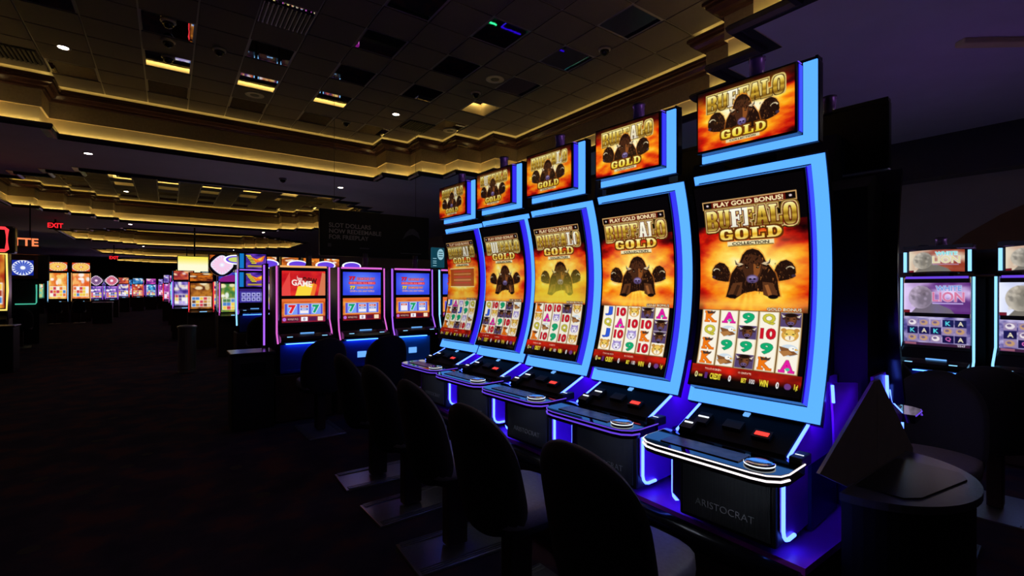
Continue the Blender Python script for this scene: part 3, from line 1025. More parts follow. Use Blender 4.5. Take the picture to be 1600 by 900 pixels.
def sweep(P, prof, closed_prof=False):
    mb = MB()
    n = len(P)
    rings = [inset(P, d) for d, z in prof]
    vs = [(x, y, prof[k][1]) for k in range(len(prof)) for x, y in rings[k]]
    fs = []
    K = len(prof)
    for k in range(K if closed_prof else K - 1):
        k2 = (k + 1) % K
        for i in range(n):
            j = (i + 1) % n
            fs.append((k * n + i, k * n + j, k2 * n + j, k2 * n + i))
    return mb.add(vs, fs)


NCOF = 5
floor = MB().box(WX0, WX1, WY0, WY1, -0.1, 0.0).build('floor', M['carpet'])
tag(floor, 'dark patterned casino carpet with dim red and blue patches', None, None, 'structure')
walls = {'wall_left': (WX0 - .1, WX0, WY0, WY1), 'wall_right': (WX1, WX1 + .1, WY0, WY1), 'wall_back': (WX0, WX1, WY1, WY1 + .1), 'wall_front': (WX0, WX1, WY0 - .1, WY0)}
for nm, (a, b, c, d) in walls.items():
    o = MB().box(a, b, c, d, 0, 5.2).build(nm, M['taupe_wall'] if nm == 'wall_right' else M['wall'])
    tag(o, 'plain dark painted wall, ' + nm.replace('_', ' '), None, None, 'structure')
# lower ceiling with stepped openings
mb = MB()


def cq(x0, x1, y0, y1):
    mb.add([(x0, y0, ZC), (x1, y0, ZC), (x1, y1, ZC), (x0, y1, ZC)], [(0, 3, 2, 1)])


cq(WX0, CX0, WY0, WY1)
cq(CX0 + L, WX1, WY0, WY1)
yy = WY0
for k in range(NCOF):
    y0 = CY0 + k * CP
    cq(CX0, CX0 + L, yy, y0)
    yy = y0 + LY
    for i in range(NX):
        for j in range(NY):
            if not inside(i, j):
                cq(CX0 + i * T, CX0 + (i + 1) * T, y0 + j * T, y0 + (j + 1) * T)
cq(CX0, CX0 + L, yy, WY1)
ceil = mb.build('ceiling', M['ceil'])
tag(ceil, 'low dark flat ceiling around the raised coffers', None, None, 'structure')

tile_me = None
mir_me = None
ORD = ['nearest', 'second', 'third', 'fourth', 'farthest']
for k in range(NCOF):
    oy = k * CP
    P = coffer_poly(oy)
    rc = MB().add([(x, y, ZR + .012) for x, y in inset(P, -0.3)], [tuple(range(len(P)))[::-1]]).build('ceiling', M['grid'])
    tag(rc, 'raised tiled ceiling inside the %s stepped coffer' % ORD[k], None, None, 'structure')
    y0 = CY0 + oy
    far = MB()
    for i in range(NX):
        for j in range(NY):
            if not inside(i, j):
                continue
            cx, cy = CX0 + (i + .5) * T, y0 + (j + .5) * T
            mirror = (i % 2 == 0 and j % 2 == 0 and 1 <= i <= 15 and 1 <= j <= 14)
            if (i, j) in ((12, 12), (4, 12), (12, 4)):
                mirror = False
            h = T / 2 - .011
            if k == 0 or mirror:
                me = mir_me if mirror else tile_me
                if me is None:
                    if mirror:
                        o = MB().box(-h + .02, h - .02, -h + .02, h - .02, -.002, .004).build('mirror_panel', M['mirror'])
                        mir_me = o.data
                    else:
                        o = MB().box(-h, h, -h, h, -.006, .008).build('ceiling_tile', M['tile'])
                        tile_me = o.data
                else:
                    o = bpy.data.objects.new('mirror_panel' if mirror else 'ceiling_tile', me)
                    COL.objects.link(o)
                o.location = (cx, cy, ZR)
                o.parent = rc
            else:
                far.box(cx - h, cx + h, cy - h, cy + h, ZR - .006, ZR + .008)
    if k:
        tag(far.build('ceiling_tiles', M['tile'], rc), None, None, None, 'stuff')
    # trim: lip, cove, frieze, moulding and the hidden lamps
    tr = sweep(P, [(-.06, ZC - .001), (-.05, ZC - .045), (-.01, ZC - .055), (.02, ZC - .02), (.03, ZC + .02), (.01, ZC + .045), (-.02, ZC + .045), (-.02, ZC - .01), (-.16, ZC - .01)]).build('trim_%d' % (k + 1), M['lip'])
    tag(tr, 'dark lip, gold cove and wood moulding of the %s ceiling coffer' % ORD[k], None, None, 'structure')
    sweep(P, [(-.16, ZC - .01), (-.16, ZC + .32), (-.13, ZC + .32)]).build('cove_wall', M['cove'], tr)
    sweep(P, [(-.13, ZC + .32), (-.13, ZC + .60)]).build('frieze', M['frieze'], tr)
    sweep(P, [(-.13, ZC + .60), (-.09, ZC + .61), (-.08, ZC + .64), (-.04, ZC + .65), (-.01, ZC + .69), (.02, ZC + .70), (.02, ZC + .735), (.05, ZC + .74), (.05, ZC + .775), (.03, ZC + .80), (.02, ZC + .765), (-.20, ZC + .765)]).build('moulding', M['wood'], tr)
    sweep(P, [(-.20, ZC + .765), (-.20, ZR + .012)]).build('upper_wall', M['cove'], tr)
    sweep(P, [(-.10, ZC - .005), (-.10, ZC + .032)]).build('cove_lamp', M['covelow'], tr)
    sweep(P, [(-.094, ZC - .01), (-.094, ZC + .038)]).build('lamp_channel', M['lip'], tr)
    sweep(P, [(-.07, ZC + .775), (-.10, ZC + .775)]).build('cove_lamp', M['covehigh'], tr)

# right-hand wall features: dark soffit band and brown arch far behind the right machines
o = MB().box(10.6, 11.0, -5, 20, 3.55, 4.25).build('trim_6', M['lip'])
tag(o, 'dark soffit band along the top of the right wall', None, None, 'structure')
pts = [(-1.0 + 4.2 * math.cos(a), .3 + 3.2 * math.sin(a)) for a in [math.pi * t / 24 for t in range(25)]]
o = MB().prism(pts, 10.9, 10.99, 'x').build('trim_7', M['brown_wall'])
tag(o, 'brown arched panel on the right wall behind the stone lion machines', None, None, 'structure')
for i, (a, b, z) in enumerate([(7.2, 10.4, 4.20)]):
    o = MB().rbox(-.8, .8, -.06, .06, -.06, 0, .015).build('trim_8', M['cove'])  # gold paint stands in for the glow of a lit ceiling slot
    o.location = (7.35, .77, ZC)
    o.rotation_euler = (0, 0, R(-38))
    tag(o, 'olive-gold bar painted as a gold-lit slot on the ceiling at the upper right', None, None, 'structure')

# ------------------------------------------------------------------ ceiling fittings
dl = None


def downlight(x, y, z, label):
    global dl
    if dl is None:
        dl = thing('downlight', label, 'light', (x, y, z), 0, 'ceiling downlights')
        MB().lathe([(.085, 0), (.09, -.006), (.07, -.012), (.062, -.004)], 20).build('ring', M['grid'], dl, smooth=True)
        MB().lathe([(.06, -.001), (.058, -.007), (.03, -.009)], 16).build('lens', M['down'], dl)
    else:
        dup(dl, (x, y, z), 0, label)


downlight(-1.22, 9.28, ZR - .006, 'bright downlight at the left of the nearest raised ceiling')
downlight(3.66, 8.97, ZR - .006, 'bright downlight in the middle of the nearest raised ceiling')
downlight(3.70, 4.10, ZR - .006, 'downlight at the very top edge of the picture')
downlight(-1.25, 12.2, ZC, 'downlight on the low ceiling just past the nearest coffer, left one')
downlight(3.6, 12.5, ZC, 'downlight on the low ceiling just past the nearest coffer, right one')
downlight(-1.22, 21.8, ZR - .006, 'downlight inside the second coffer at the left')
for k in (1, 2, 3):
    downlight(-1.25, 12.2 + CP * k, ZC, 'small downlight on the low ceiling past the %s coffer, left one' % ORD[k])
    downlight(3.6, 12.2 + CP * k, ZC, 'small downlight on the low ceiling past the %s coffer, right one' % ORD[k])
downlight(-1.25, -.35, ZC, 'downlight on the low ceiling behind the viewer, left one')
downlight(3.6, -.35, ZC, 'downlight on the low ceiling behind the viewer, right one')
downlight(8.4, -1.2, ZC, 'added unseen downlight on the low ceiling at the right, off the end of the stone-lion machines')  # added out of view to brighten the right wall
downlight(-1.22, 4.1, ZR - .006, 'downlight inside the nearest raised ceiling, near its left front')
downlight(6.6, 12.5, ZC, 'downlight on the low ceiling beside the teal sign')

dm = None
for x, y, z, lb in [(0, 7.57, ZR, 'black dome camera, nearest of three in a line on the ceiling'), (0, 8.17, ZR, 'black dome camera, middle of three in a line on the ceiling'), (0, 8.75, ZR, 'black dome camera, farthest of three in a line, before the mirror tile'),
                    (.6, 8.04, ZR, 'single black dome camera right of the line of three domes'), (5.1, 4.75, ZR, 'black dome camera beside the dim mirror tile at upper right'), (4.4, 7.15, ZR, 'black dome camera near the round speaker'),
                    (3.0, 10.0, ZR, 'black dome camera close to the far cornice of the nearest coffer'), (2.2, 12.3, ZC, 'black dome camera on the low ceiling behind the dark hanging sign')]:
    if dm is None:
        dm = thing('dome_camera', lb, 'camera', (x, y, z - .006), 0, 'ceiling dome cameras')
        MB().lathe([(.085, 0), (.088, -.02), (.07, -.03)], 18).build('ring', M['grid'], dm, smooth=True)
        MB().lathe([(.066, -.025), (.062, -.055), (.045, -.08), (.02, -.095), (.003, -.098)], 18).build('dome', M['black'], dm, smooth=True)
    else:
        dup(dm, (x, y, z - .006), 0, lb)
sp = None
for x, y, lb in [(4.37, 6.5, 'round flush ceiling speaker beside the dome camera'), (1.25, 9.55, 'round flush ceiling speaker before the gold mirror tile'), (5.0, 9.2, 'round flush ceiling speaker near the far right cornice steps')]:
    if sp is None:
        sp = thing('ceiling_speaker', lb, 'speaker', (x, y, ZR - .006), 0, 'ceiling speakers')
        MB().lathe([(.15, 0), (.155, -.008), (.14, -.014), (.13, -.010)], 24).build('ring', M['grid'], sp, smooth=True)
        MB().lathe([(.13, -.004), (.128, -.009), (.02, -.011)], 24).build('grille', M['mesh'], sp)
    else:
        dup(sp, (x, y, ZR - .006), 0, lb)
vt = None
for x, y, z, lb in [(1.22, 6.6, ZR, 'black slotted air vent at the top left of the ceiling'), (-1.85, 9.9, ZR, 'black slotted air vent near the left cornice'), (4.3, 9.35, ZR, 'black slotted air vent near the far right cornice steps')]:
    if vt is None:
        vt = thing('air_vent', lb, 'vent', (x, y, z - .006), 0, 'ceiling air vents')
        MB().box(-.29, .29, -.27, .27, -.012, 0).build('backing', M['black'], vt)
        sl0 = None
        for q in range(11):
            if sl0 is None:
                sl0 = MB().box(-.012, .012, -.27, .27, -.03, -.010).build('slat', M['matt'], vt)
                sl = sl0
            else:
                sl = sl0.copy(); COL.objects.link(sl); sl.parent = vt
            sl.location = (-.26 + q * .052, 0, 0)
    else:
        dup(vt, (x, y, z - .006), 0, lb)
# ------------------------------------------------------------------ the curved machines
BZ = 0.60                       # top of the shared base they stand on
ZB, ZT = 1.083, 2.222           # light flange of the curved screen, bottom and top
ca_, cb_ = .532, -.472


def arc(t, off=0.0):
    """point on the curved flange: t = 0 bottom .. 1 top, off = distance towards the player"""
    H = ZT - ZB
    y = -.15 + ca_ * t + cb_ * t * t
    dy = ca_ + 2 * cb_ * t
    l = np.sqrt(H * H + dy * dy)
    return y + off * (-H / l), ZB + t * H + off * (dy / l)


def arc_slab(x0, x1, t0, t1, o0, o1, n=20, mi=0, mb=None):
    """curved plate between two distances from the flange"""
    mb = mb or MB()
    vs, fs = [], []
    for k in range(n + 1):
        t = t0 + (t1 - t0) * k / n
        for x in (x0, x1):
            for o in (o0, o1):
                y, z = arc(t, o)
                vs.append((x, float(y), float(z)))
    for k in range(n):
        a, b = 4 * k, 4 * k + 4
        fs += [(a, a + 2, b + 2, b), (a + 1, b + 1, b + 3, a + 3), (a, b, b + 1, a + 1), (a + 2, a + 3, b + 3, b + 2)]
    fs += [(0, 1, 3, 2), (4 * n, 4 * n + 2, 4 * n + 3, 4 * n + 1)]
    return mb.add(vs, fs, mi)


SX0, SX1 = -.275, .236          # black screen housing
FX0, FX1 = -.292, .292          # flange
HP = .075                       # how far the housing stands proud
TB, TT = .052, .968             # housing bottom / top on the arc


def curved_machine(label, loc, rz, gw, gh, tw, th, reels, seed, group, white=False, **kw):
    hot = kw.pop('hot', 2)
    g = kw.get('gain', 1.0)
    t = thing('slot_machine', label, 'slot machine', loc, rz, group)
    off = (0, 0, BZ)
    B = lambda mb, nm, m, smooth=False, par=t: mb.build(nm, m, par, off, smooth)
    # back cabinet and screen shell
    prof = [(.245, BZ), (.245, 2.16), (.16, 2.20)]
    pts = []
    for k in range(13):
        tt = 1 - k / 12
        y, z = arc(tt, -.03)
        pts.append((float(y) + .0, float(z)))
    cab = MB().prism([(.245, 1.0), (.245, 2.12), (.12, 2.19)] + [p for p in pts if p[1] < 2.18 and p[1] > 1.12] + [(.0, 1.0)], -.228, .228, 'x')
    B(cab, 'cabinet', M['matt'])
    B(arc_slab(FX0 - .004, FX1 + .004, -.004, 1.004, -.032, -.002), 'screen_shell', M['black'])
    # blue light flange pieces
    B(arc_slab(SX1 + .004, FX1, 0, 1, -.002, .010), 'light_strip', M['strip'])
    B(arc_slab(SX0, SX1 + .004, TT + .003, 1, -.002, .010, 2), 'light_strip', M['strip'])
    B(arc_slab(SX0, SX1 + .004, 0, TB - .003, -.002, .010, 2), 'light_strip', M['strip'])
    B(arc_slab(FX0, SX0 - .002, 0, 1, -.002, .010), 'light_strip', M['strip'])
    for a_, b_ in ((.252, .290), (-.290, -.252)):
        B(arc_slab(a_, b_, .0, .30, -.0355, -.0335, 6), 'back_lamp', M['glow'])  # added strips out of sight behind the flange, brighten the side panels
    hs = arc_slab(SX0, SX1, TB, TT, 0.0, HP)
    B(hs, 'screen_housing', M['black'])
    B(arc_slab(SX1 + .0005, SX1 + .004, TB, TT, .012, HP - .014), 'edge_glow', M['edge'])  # glowing face stands for strip light falling on the housing side
    y_, z_ = 0, 0

    def f(u, v):
        tt = TT - .012 + (TB + .012 - (TT - .012)) * v
        y, z = arc(tt, HP + .002)
        return np.stack([SX0 + .008 + (SX1 - SX0 - .016) * u, y, z - BZ], -1)
    screen('screen', art_main(gw, gh, reels, seed, hot=hot, **kw), f, t)
    # topper
    ty = -.150
    tz0, tz1 = 2.262, 2.600
    tx0, tx1 = -.235, .285
    B(MB().rbox(tx0 - .004, tx1 + .004, ty, ty + .055, tz0 - .004, tz1 + .004, .008), 'topper_shell', M['black'])
    B(MB().box(tx1 - .052, tx1, ty - .010, ty - .001, tz0, tz1), 'light_strip', M['strip'])
    B(MB().box(tx0 + .02, tx1 - .052, ty - .010, ty - .001, tz0, tz0 + .034), 'light_strip', M['strip'])
    B(MB().rbox(tx0 + .018, tx1 - .056, ty - .062, ty - .001, tz0 + .036, tz1 - .004, .006), 'topper_housing', M['black'])
    B(MB().box(tx1 - .0555, tx1 - .053, ty - .05, ty - .012, tz0 + .045, tz1 - .014), 'edge_glow', M['edge'])  # strip light on the topper housing side, put in as glow
    B(MB().box(tx0 + .03, tx1 - .056, ty - .05, ty - .012, tz1 - .0035, tz1 - .001), 'edge_glow', M['violetline'])
    screen('topper_screen', art_topper(tw, th, seed, g, hot), lambda u, v: flat(tx0 + .028, tx1 - .066, ty - .064, tz0 + .046 - BZ, tz1 - .014 - BZ)(u, v), t)
    B(MB().prism([(-.055, 2.15), (.10, 2.15), (.10, 2.28), (.04, 2.45), (ty + .054, 2.45), (ty + .054, 2.30), (-.055, 2.26)], -.05, .09, 'x'), 'topper_bracket', M['matt'])
    # signal lamp
    lm = B(MB().lathe([(.036, 2.604), (.036, 2.612), (.032, 2.615), (.032, 2.69), (.036, 2.692), (.036, 2.705)], 14, .03, ty + .03), 'signal_lamp', M['clear'], True)
    B(MB().box(tx0 + .04, .0, ty + .012, ty + .040, tz1 + .0045, tz1 + .006).box(.06, tx1 - .03, ty + .012, ty + .040, tz1 + .0045, tz1 + .006), 'halo_fill', M['halo'])  # added fill facing up, throws violet on the ceiling
    B(MB().box(tx0, tx1, ty + .046, ty + .054, tz1 + .002, tz1 + .022).box(tx0, tx1, ty, ty + .006, tz1 + .002, tz1 + .016).box(tx0, tx0 + .01, ty, ty + .054, tz1 + .002, tz1 + .02).box(tx1 - .01, tx1, ty, ty + .054, tz1 + .002, tz1 + .02), 'halo_shield', M['black'])  # added edges that hide the ceiling fill from below
    # lower body
    dk = 0.974
    poly = [(-.345, .955), (-.345, dk), (-.115, 1.068), (-.05, 1.16), (.02, 1.24), (.235, 1.24), (.235, .90), (-.25, .90)]
    for sx in (-1, 1):
        B(MB().prism(poly, sx * .236, sx * .248, 'x'), 'side_panel', M['violet'])
        B(MB().tube([(sx * .242, -.345, dk + .006), (sx * .242, -.105, 1.078), (sx * .246, -.06, 1.14)], .0065, 8), 'side_light', M['line'])
        if sx < 0:
            B(MB().tube([(-.256, .02, 1.11), (-.256, .035, 1.225)], .007, 8), 'rear_light', M['line'])
    B(MB().prism([(-.36, .965), (-.345, .985), (-.10, 1.085), (.10, 1.10), (.10, .95)], -.232, .232, 'x'), 'console', M['console'])
    # things on the sloping console

    def slope(x, s, h=0.004):
        return (x, -.345 + .245 * s, .985 + .10 * s + h)

    def chip(nm, x0, x1, s0, s1, m, h=.006):
        a, b, c, d = slope(x0, s0, 0), slope(x1, s0, 0), slope(x1, s1, 0), slope(x0, s1, 0)
        vs = [a, b, c, d] + [(p[0], p[1] - h * .4, p[2] + h) for p in (a, b, c, d)]
        return B(MB().add(vs, [(0, 3, 2, 1), (4, 5, 6, 7), (0, 1, 5, 4), (1, 2, 6, 5), (2, 3, 7, 6), (3, 0, 4, 7)]), nm, m)
    chip('ticket_printer', -.06, .02, .30, .52, M['matt'], .012)
    chip('bill_acceptor', .075, .15, .22, .42, M['matt'], .012)
    chip('red_light', .085, .14, .27, .36, M['redlamp'], .014)
    chip('card_reader', -.19, -.13, .25, .55, M['matt'], .014)
    chip('card_light', -.185, -.135, .40, .43, M['whitelamp'], .017)
    chip('display_mark', -.015, .01, .74, .84, M['cyanlamp'], .007)
    for x0 in (-.225,):
        chip('speaker_ledge', x0, x0 + .06, -.02, .22, M['matt'], .022)
        chip('ledge_light', x0 + .01, x0 + .05, .12, .15, M['whitelamp'], .025)
    # button deck
    DK = [(-.300, -.345), (-.300, -.50), (-.288, -.545), (-.25, -.578), (-.20, -.588), (.20, -.588), (.25, -.578), (.288, -.545), (.300, -.50), (.300, -.345), (.236, -.335), (-.236, -.335)]
    B(MB().prism(DK, dk - .045, dk, 'z'), 'button_deck', M['deck'])
    rim = DK[0:10]
    grow = [(x * 1.008, y - .003) for x, y in rim]
    for nm, zz, rr, mm in (('deck_light', dk - .004, .0028, M['whiteline'] if white else M['violetline']), ('deck_light', dk - .024, .0042, M['whiteline'] if white else M['violetline'])):
        sel = grow if zz > dk - .01 else grow[1:9]
        B(MB().tube([(x, y, zz) for x, y in sel], rr, 8), nm, mm)
    pl = [(-.17, -.50), (.06, -.50), (.10, -.40), (-.16, -.40)]
    B(MB().prism([(-.21, -.535), (.13, -.535), (.13, -.43), (-.21, -.43)], dk, dk + .004, 'z'), 'button_panel', M['panel'])
    bt = B(MB().lathe([(.052, dk), (.054, dk + .012), (.044, dk + .016), (.030, dk + .017)], 24, .195, -.50), 'play_button', M['chrome'], True)
    B(MB().lathe([(.0555, dk + .006), (.0555, dk + .010)], 24, .195, -.50), 'light_ring', M['whitelamp'], False, bt).parent = bt
    B(MB().rbox(.252, .300, -.375, -.27, dk - .02, dk + .022, .006), 'side_ledge', M['matt'])
    B(MB().box(.262, .292, -.335, -.328, dk + .0222, dk + .0235), 'ledge_light', M['whitelamp'])
    B(MB().box(.05, .19, -.545, -.535, dk - .050, dk - .0455), 'under_light', M['under'])
    # pedestal
    B(MB().rbox(-.185, .225, -.42, -.10, BZ + .03, dk - .045, .012), 'pedestal', M['matt'])
    bp = B(MB().box(-.165, .205, -.426, -.42, BZ + .05, dk - .06), 'front_panel', M['mesh'])
    text_part('ARISTOCRAT', 'logo', M['logo'], bp, .042, (.02, -.4275, .715 - BZ), (R(90), 0, 0), .0008, bold=-.0006)
    B(MB().box(-.245, .245, -.10, .235, BZ + .01, .90), 'lower_body', M['navy'])
    for sx in (-1, 1):
        pth = [(sx * .238, -.385, .925), (sx * .238, -.385, .70)] + [(sx * .238, -.385 + .05 * (1 - math.cos(a)), .70 - .05 * math.sin(a)) for a in (R(30), R(60), R(90))] + [(sx * .238, -.27, .648)]
        B(MB().tube(pth, .0075, 8), 'body_light', M['line'])
        B(MB().prism([(-.40, .93), (-.40, .70), (-.33, .635), (-.09, .635), (-.09, .93)], sx * .226, sx * .232, 'x'), 'leg_panel', M['violet'])
    return t


M['panel'] = mat('dim_button_panel', (0.20, 0.11, 0.08, 1), 0.25, grain=0.6, scale=24)
M['navy'] = mat('navy_plastic', (0.02, 0.02, 0.16, 1), 0.4, grain=0.1, scale=10)
REELS = [
    [['K', 'A', '9', 'Q', 'B'], ['Q', 'E', 'B', '10', 'C'], ['K', '9', '9', '9', 'E'], ['K', 'E', 'B', 'K', 'A']],
    [['J', '10', 'C', 'B', 'A'], ['Q', 'A', '10', '10', 'B'], ['J', '10', 'W', 'K', 'B'], ['C', 'W', '9', '10', 'C']],
    [['K', '10', '10', 'B', 'C'], ['C', 'A', 'W', '10', 'E'], ['Q', 'E', '9', 'Q', 'W'], ['K', '10', '9', '10', 'C']],
    [['Q', '10', '9', 'B', 'E'], ['J', 'C', 'B', 'B', 'W'], ['B', 'A', '9', '10', 'C'], ['K', '10', 'B', 'K', 'C']],
    [['J', 'A', 'W', '9', 'Q'], ['K', 'B', 'J', '9', 'C'], ['Q', '9', '9', 'W', 'E'], ['K', 'C', 'B', '10', 'W']],
]
RA = R(-85.8)
PX, PY, PP = 2.311, 1.140, 0.677
SPEC = [
    ('tall curved gold-bison slot machine nearest the camera, white-lit button deck', 230, 460, 220, 140, dict(hot=2)),
    ('second curved gold-bison slot machine from the camera, J symbol at its top left reel', 170, 350, 160, 100, dict(hot=4)),
    ('middle curved gold-bison slot machine, its picture washed in yellow haze', 130, 280, 120, 80, dict(hot=5, haze=.62, gain=.95)),
    ('fourth curved gold-bison slot machine from the camera, before the last of its row', 100, 220, 90, 60, dict(hot=1, gain=.92)),
    ('farthest curved gold-bison slot machine of the row, showing a bonus table on screen', 80, 190, 70, 50, dict(hot=4, menu=True, gain=.85)),
]
row = []
for k, (lb, gw, gh, tw, th, kw) in enumerate(SPEC):
    row.append(curved_machine(lb, (PX, PY + PP * k, BZ), RA, gw, gh, tw, th, REELS[k], 11 + 7 * k, 'curved gold-bison slot machines in the front row', k == 0, **kw))
for k, lb in enumerate(['dark back of a curved machine nearest the rounded counter, facing away', 'dark back of a curved machine facing away, second from the rounded counter', 'dark back of a curved machine facing away, third from the rounded counter', 'dark back of a curved machine facing away, fourth from the rounded counter', 'dark back of a curved machine facing away, farthest from the rounded counter']):
    q = dup(row[4], (5.13 - PX + .02, 1.05 + PP * k, BZ), RA + math.pi, lb, 'curved machines facing away')
    for c in kids(q):
        if c.name.startswith('back_lamp'):
            bpy.data.objects.remove(c)

# shared base, end fairing and rounded end counter
b = thing('machine_base', 'long dark base cabinet under the row of curved machines', 'base', (2.565, 2.6, 0))
o0 = (2.565, 2.6, 0)
MB().rbox(1.98, 3.15, .80, 4.62, .02, BZ - .03, .02).build('cabinet', M['stand'], b, o0)
MB().box(1.93, 3.20, .79, 4.66, BZ - .03, BZ - .001).build('top_tray', M['tray'], b, o0)
MB().tube([(1.885, .80, BZ - .052), (1.885, 4.66, BZ - .052)], .048, 14).build('foot_rail', M['black'], b, o0, True)
MB().box(2.03, 3.1, .84, 4.58, 0, .02).build('plinth', M['matt'], b, o0)
f = thing('end_fairing', 'dark gabled end panel closing the row beside the nearest curved machine', 'panel', (2.56, .77, 0))
o0 = (2.56, .77, 0)
MB().prism([(2.33, 0), (2.33, .80), (1.97, .955), (2.53, 1.235), (2.568, 1.235), (2.568, 0)], .757, .769, 'y').build('panel', M['fair'], f, o0)
MB().prism([(2.572, 0), (2.572, 1.235), (2.61, 1.235), (3.09, .83), (3.09, 0)], .757, .769, 'y').build('panel', M['fair'], f, o0)
for (xa, za), (xb, zb_) in (((2.02, .95), (2.50, 1.19)), ((2.66, 1.16), (3.06, .88))):
    l_ = math.hypot(xb - xa, zb_ - za)
    nx_, nz_ = (zb_ - za) / l_ * .02, -(xb - xa) / l_ * .02
    MB().prism([(xa, za), (xb, zb_), (xb + nx_, zb_ + nz_), (xa + nx_, za + nz_)], .7695, .772, 'y').build('rear_fill', M['glowdim'], f, o0)  # added strips hidden by the gable, light the violet panels behind
MB().prism([(2.30, .95), (2.29, 1.10), (2.262, 1.25), (2.56, 1.215), (2.56, .95)], .826, .834, 'y').build('end_panel_sheet', M['violet'])
MB().tube([(2.275, .822, 1.165), (2.264, .822, 1.24)], .0065, 8).build('edge_lamp', M['line'])
W0 = (Matrix.Translation((PX, PY, BZ)) @ Matrix.Rotation(RA, 4, 'Z')).inverted()
for nm in ('end_panel_sheet', 'edge_lamp'):
    o = bpy.data.objects[nm]
    o.data.transform(W0)
    o.parent = row[0]
e = thing('end_counter', 'rounded black counter at the end of the row with a dark inset top', 'counter', (2.57, .66, 0))


def half(r0, n=28, cx=2.53, cy=.748, ry=None):
    ry = ry or r0
    return [(cx + r0 * math.cos(math.pi + math.pi * i / n), cy + ry * math.sin(math.pi + math.pi * i / n)) for i in range(n + 1)]


o0 = (2.57, .66, 0)
MB().prism(half(.385, ry=.315), 0, .82, 'z').build('body', M['matt'], e, o0)
MB().prism(half(.405, ry=.335), .82, .85, 'z').build('top', M['counter'], e, o0)
MB().prism([(2.25, .735), (2.25, .58), (2.31, .54), (2.68, .48), (2.76, .52), (2.76, .735)], .85, .856, 'z').build('inset', M['black'], e, o0)

# ------------------------------------------------------------------ stools


def superpad(mb, cx, cy, cz, rx, ry, rz_, e1=.45, e2=.45, nu=24, nv=12, bend=0.0, lean=0.0):
    def sp(v, e):
        return math.copysign(abs(v) ** e, v)
    vs, fs = [], []
    for j in range(nv + 1):
        ph = -math.pi / 2 + math.pi * j / nv
        for i in range(nu):
            th = 2 * math.pi * i / nu
            x = rx * sp(math.cos(ph), e1) * sp(math.cos(th), e2)
            y = ry * sp(math.cos(ph), e1) * sp(math.sin(th), e2)
            z = rz_ * sp(math.sin(ph), e1)
            x += bend * (y / ry) ** 2 + lean * z
            vs.append((cx + x, cy + y, cz + z))
    for j in range(nv):
        for i in range(nu):
            k = (i + 1) % nu
            fs.append((j * nu + i, j * nu + k, (j + 1) * nu + k, (j + 1) * nu + i))
    return mb.add(vs, fs)


def make_stool(label, loc, rz, group):
    """faces +x"""
    t = thing('slot_stool', label, 'stool', loc, rz, group)
    # backrest: tall rounded shell, wider in the lower half, wrapped around the sitter
    mb = MB()
    vs, fs = [], []
    NV, NU = 22, 26
    zb, zt = .46, 1.10
    for side in (0, 1):
        for j in range(NV + 1):
            tz = .5 - .5 * math.cos(math.pi * (.03 + .94 * j / NV))
            z = zb + (zt - zb) * tz
            q = abs(2 * tz - 1)
            wv = .250 * (1 - q ** 2.6) ** .5 if tz > .5 else .250 * (1 - q ** 4.5) ** .4
            for i in range(NU + 1):
                s = -1 + 2 * i / NU
                y = wv * s
                th = .055 * (1 - abs(s) ** 4) ** .5 * (1 - q ** 6) ** .5
                xc = -.235 - .11 * (tz - .35) + .13 * (y / .25) ** 2 * (1 - .35 * tz)
                vs.append((xc + (th if side else -th), y, z))
    n1 = (NV + 1) * (NU + 1)
    for side in (0, 1):
        for j in range(NV):
            for i in range(NU):
                a = side * n1 + j * (NU + 1) + i
                fs.append((a, a + 1, a + NU + 2, a + NU + 1))
    ring = [(0, i) for i in range(NU)] + [(j, NU) for j in range(NV)] + [(NV, i) for i in range(NU, 0, -1)] + [(j, 0) for j in range(NV, 0, -1)]
    idx = [j * (NU + 1) + i for j, i in ring]
    for k in range(len(idx)):
        a, b_ = idx[k], idx[(k + 1) % len(idx)]
        fs.append((a, b_, n1 + b_, n1 + a))
    mb.add(vs, fs)
    mb.build('backrest', M['fabric'], t, smooth=True)
    superpad(MB(), .02, 0, .565, .245, .235, .055, .35, .6).build('seat', M['seat'], t, smooth=True)
    superpad(MB(), .02, 0, .505, .22, .22, .03, .3, .6).build('seat_pan', M['matt'], t, smooth=True)
    MB().rbox(-.05, .09, -.045, .045, .03, .485, .012).build('post', M['post'], t)
    pl = MB().rbox(-.30, .355, -.20, .20, 0, .018, .004).build('floor_plate', M['steel'], t)
    for y in (-.185, -.165, -.145, .145, .165, .185):
        MB().box(-.28, .34, y - .004, y + .004, .018, .026).build('rib', M['steel'], pl)
    return t


st = make_stool('black stool at the nearest curved machine, back to the camera', (1.46, 1.27, 0), R(3), 'stools along the curved machines')
for x, y, rz, lb in [(1.44, 1.97, 2, 'black stool at the second curved machine from the camera'), (1.46, 2.66, -3, 'black stool at the middle curved machine'), (1.47, 3.36, 2, 'black stool at the fourth curved machine from the camera'), (1.47, 4.06, -2, 'black stool at the farthest curved machine of the row')]:
    dup(st, (x, y, 0), R(rz), lb)
dup(st, (3.86, .86, 0), R(184), 'dark stool just beyond the rounded end counter', 'stools at the right')
dup(st, (4.98, .74, 0), R(4), 'dark stool in front of the right stone-lion machine', 'stools at the right')
dup(st, (5.32, 1.5, 0), R(0), 'dark stool in front of the left stone-lion machine', 'stools at the right')
dup(st, (1.42, 5.72, 0), R(92), 'black stool in front of the red-screen machine', 'stools at the red and blue screen machines')
dup(st, (2.12, 5.62, 0), R(86), 'black stool in front of the left blue-screen machine', 'stools at the red and blue screen machines')
# ------------------------------------------------------------------ upright machines


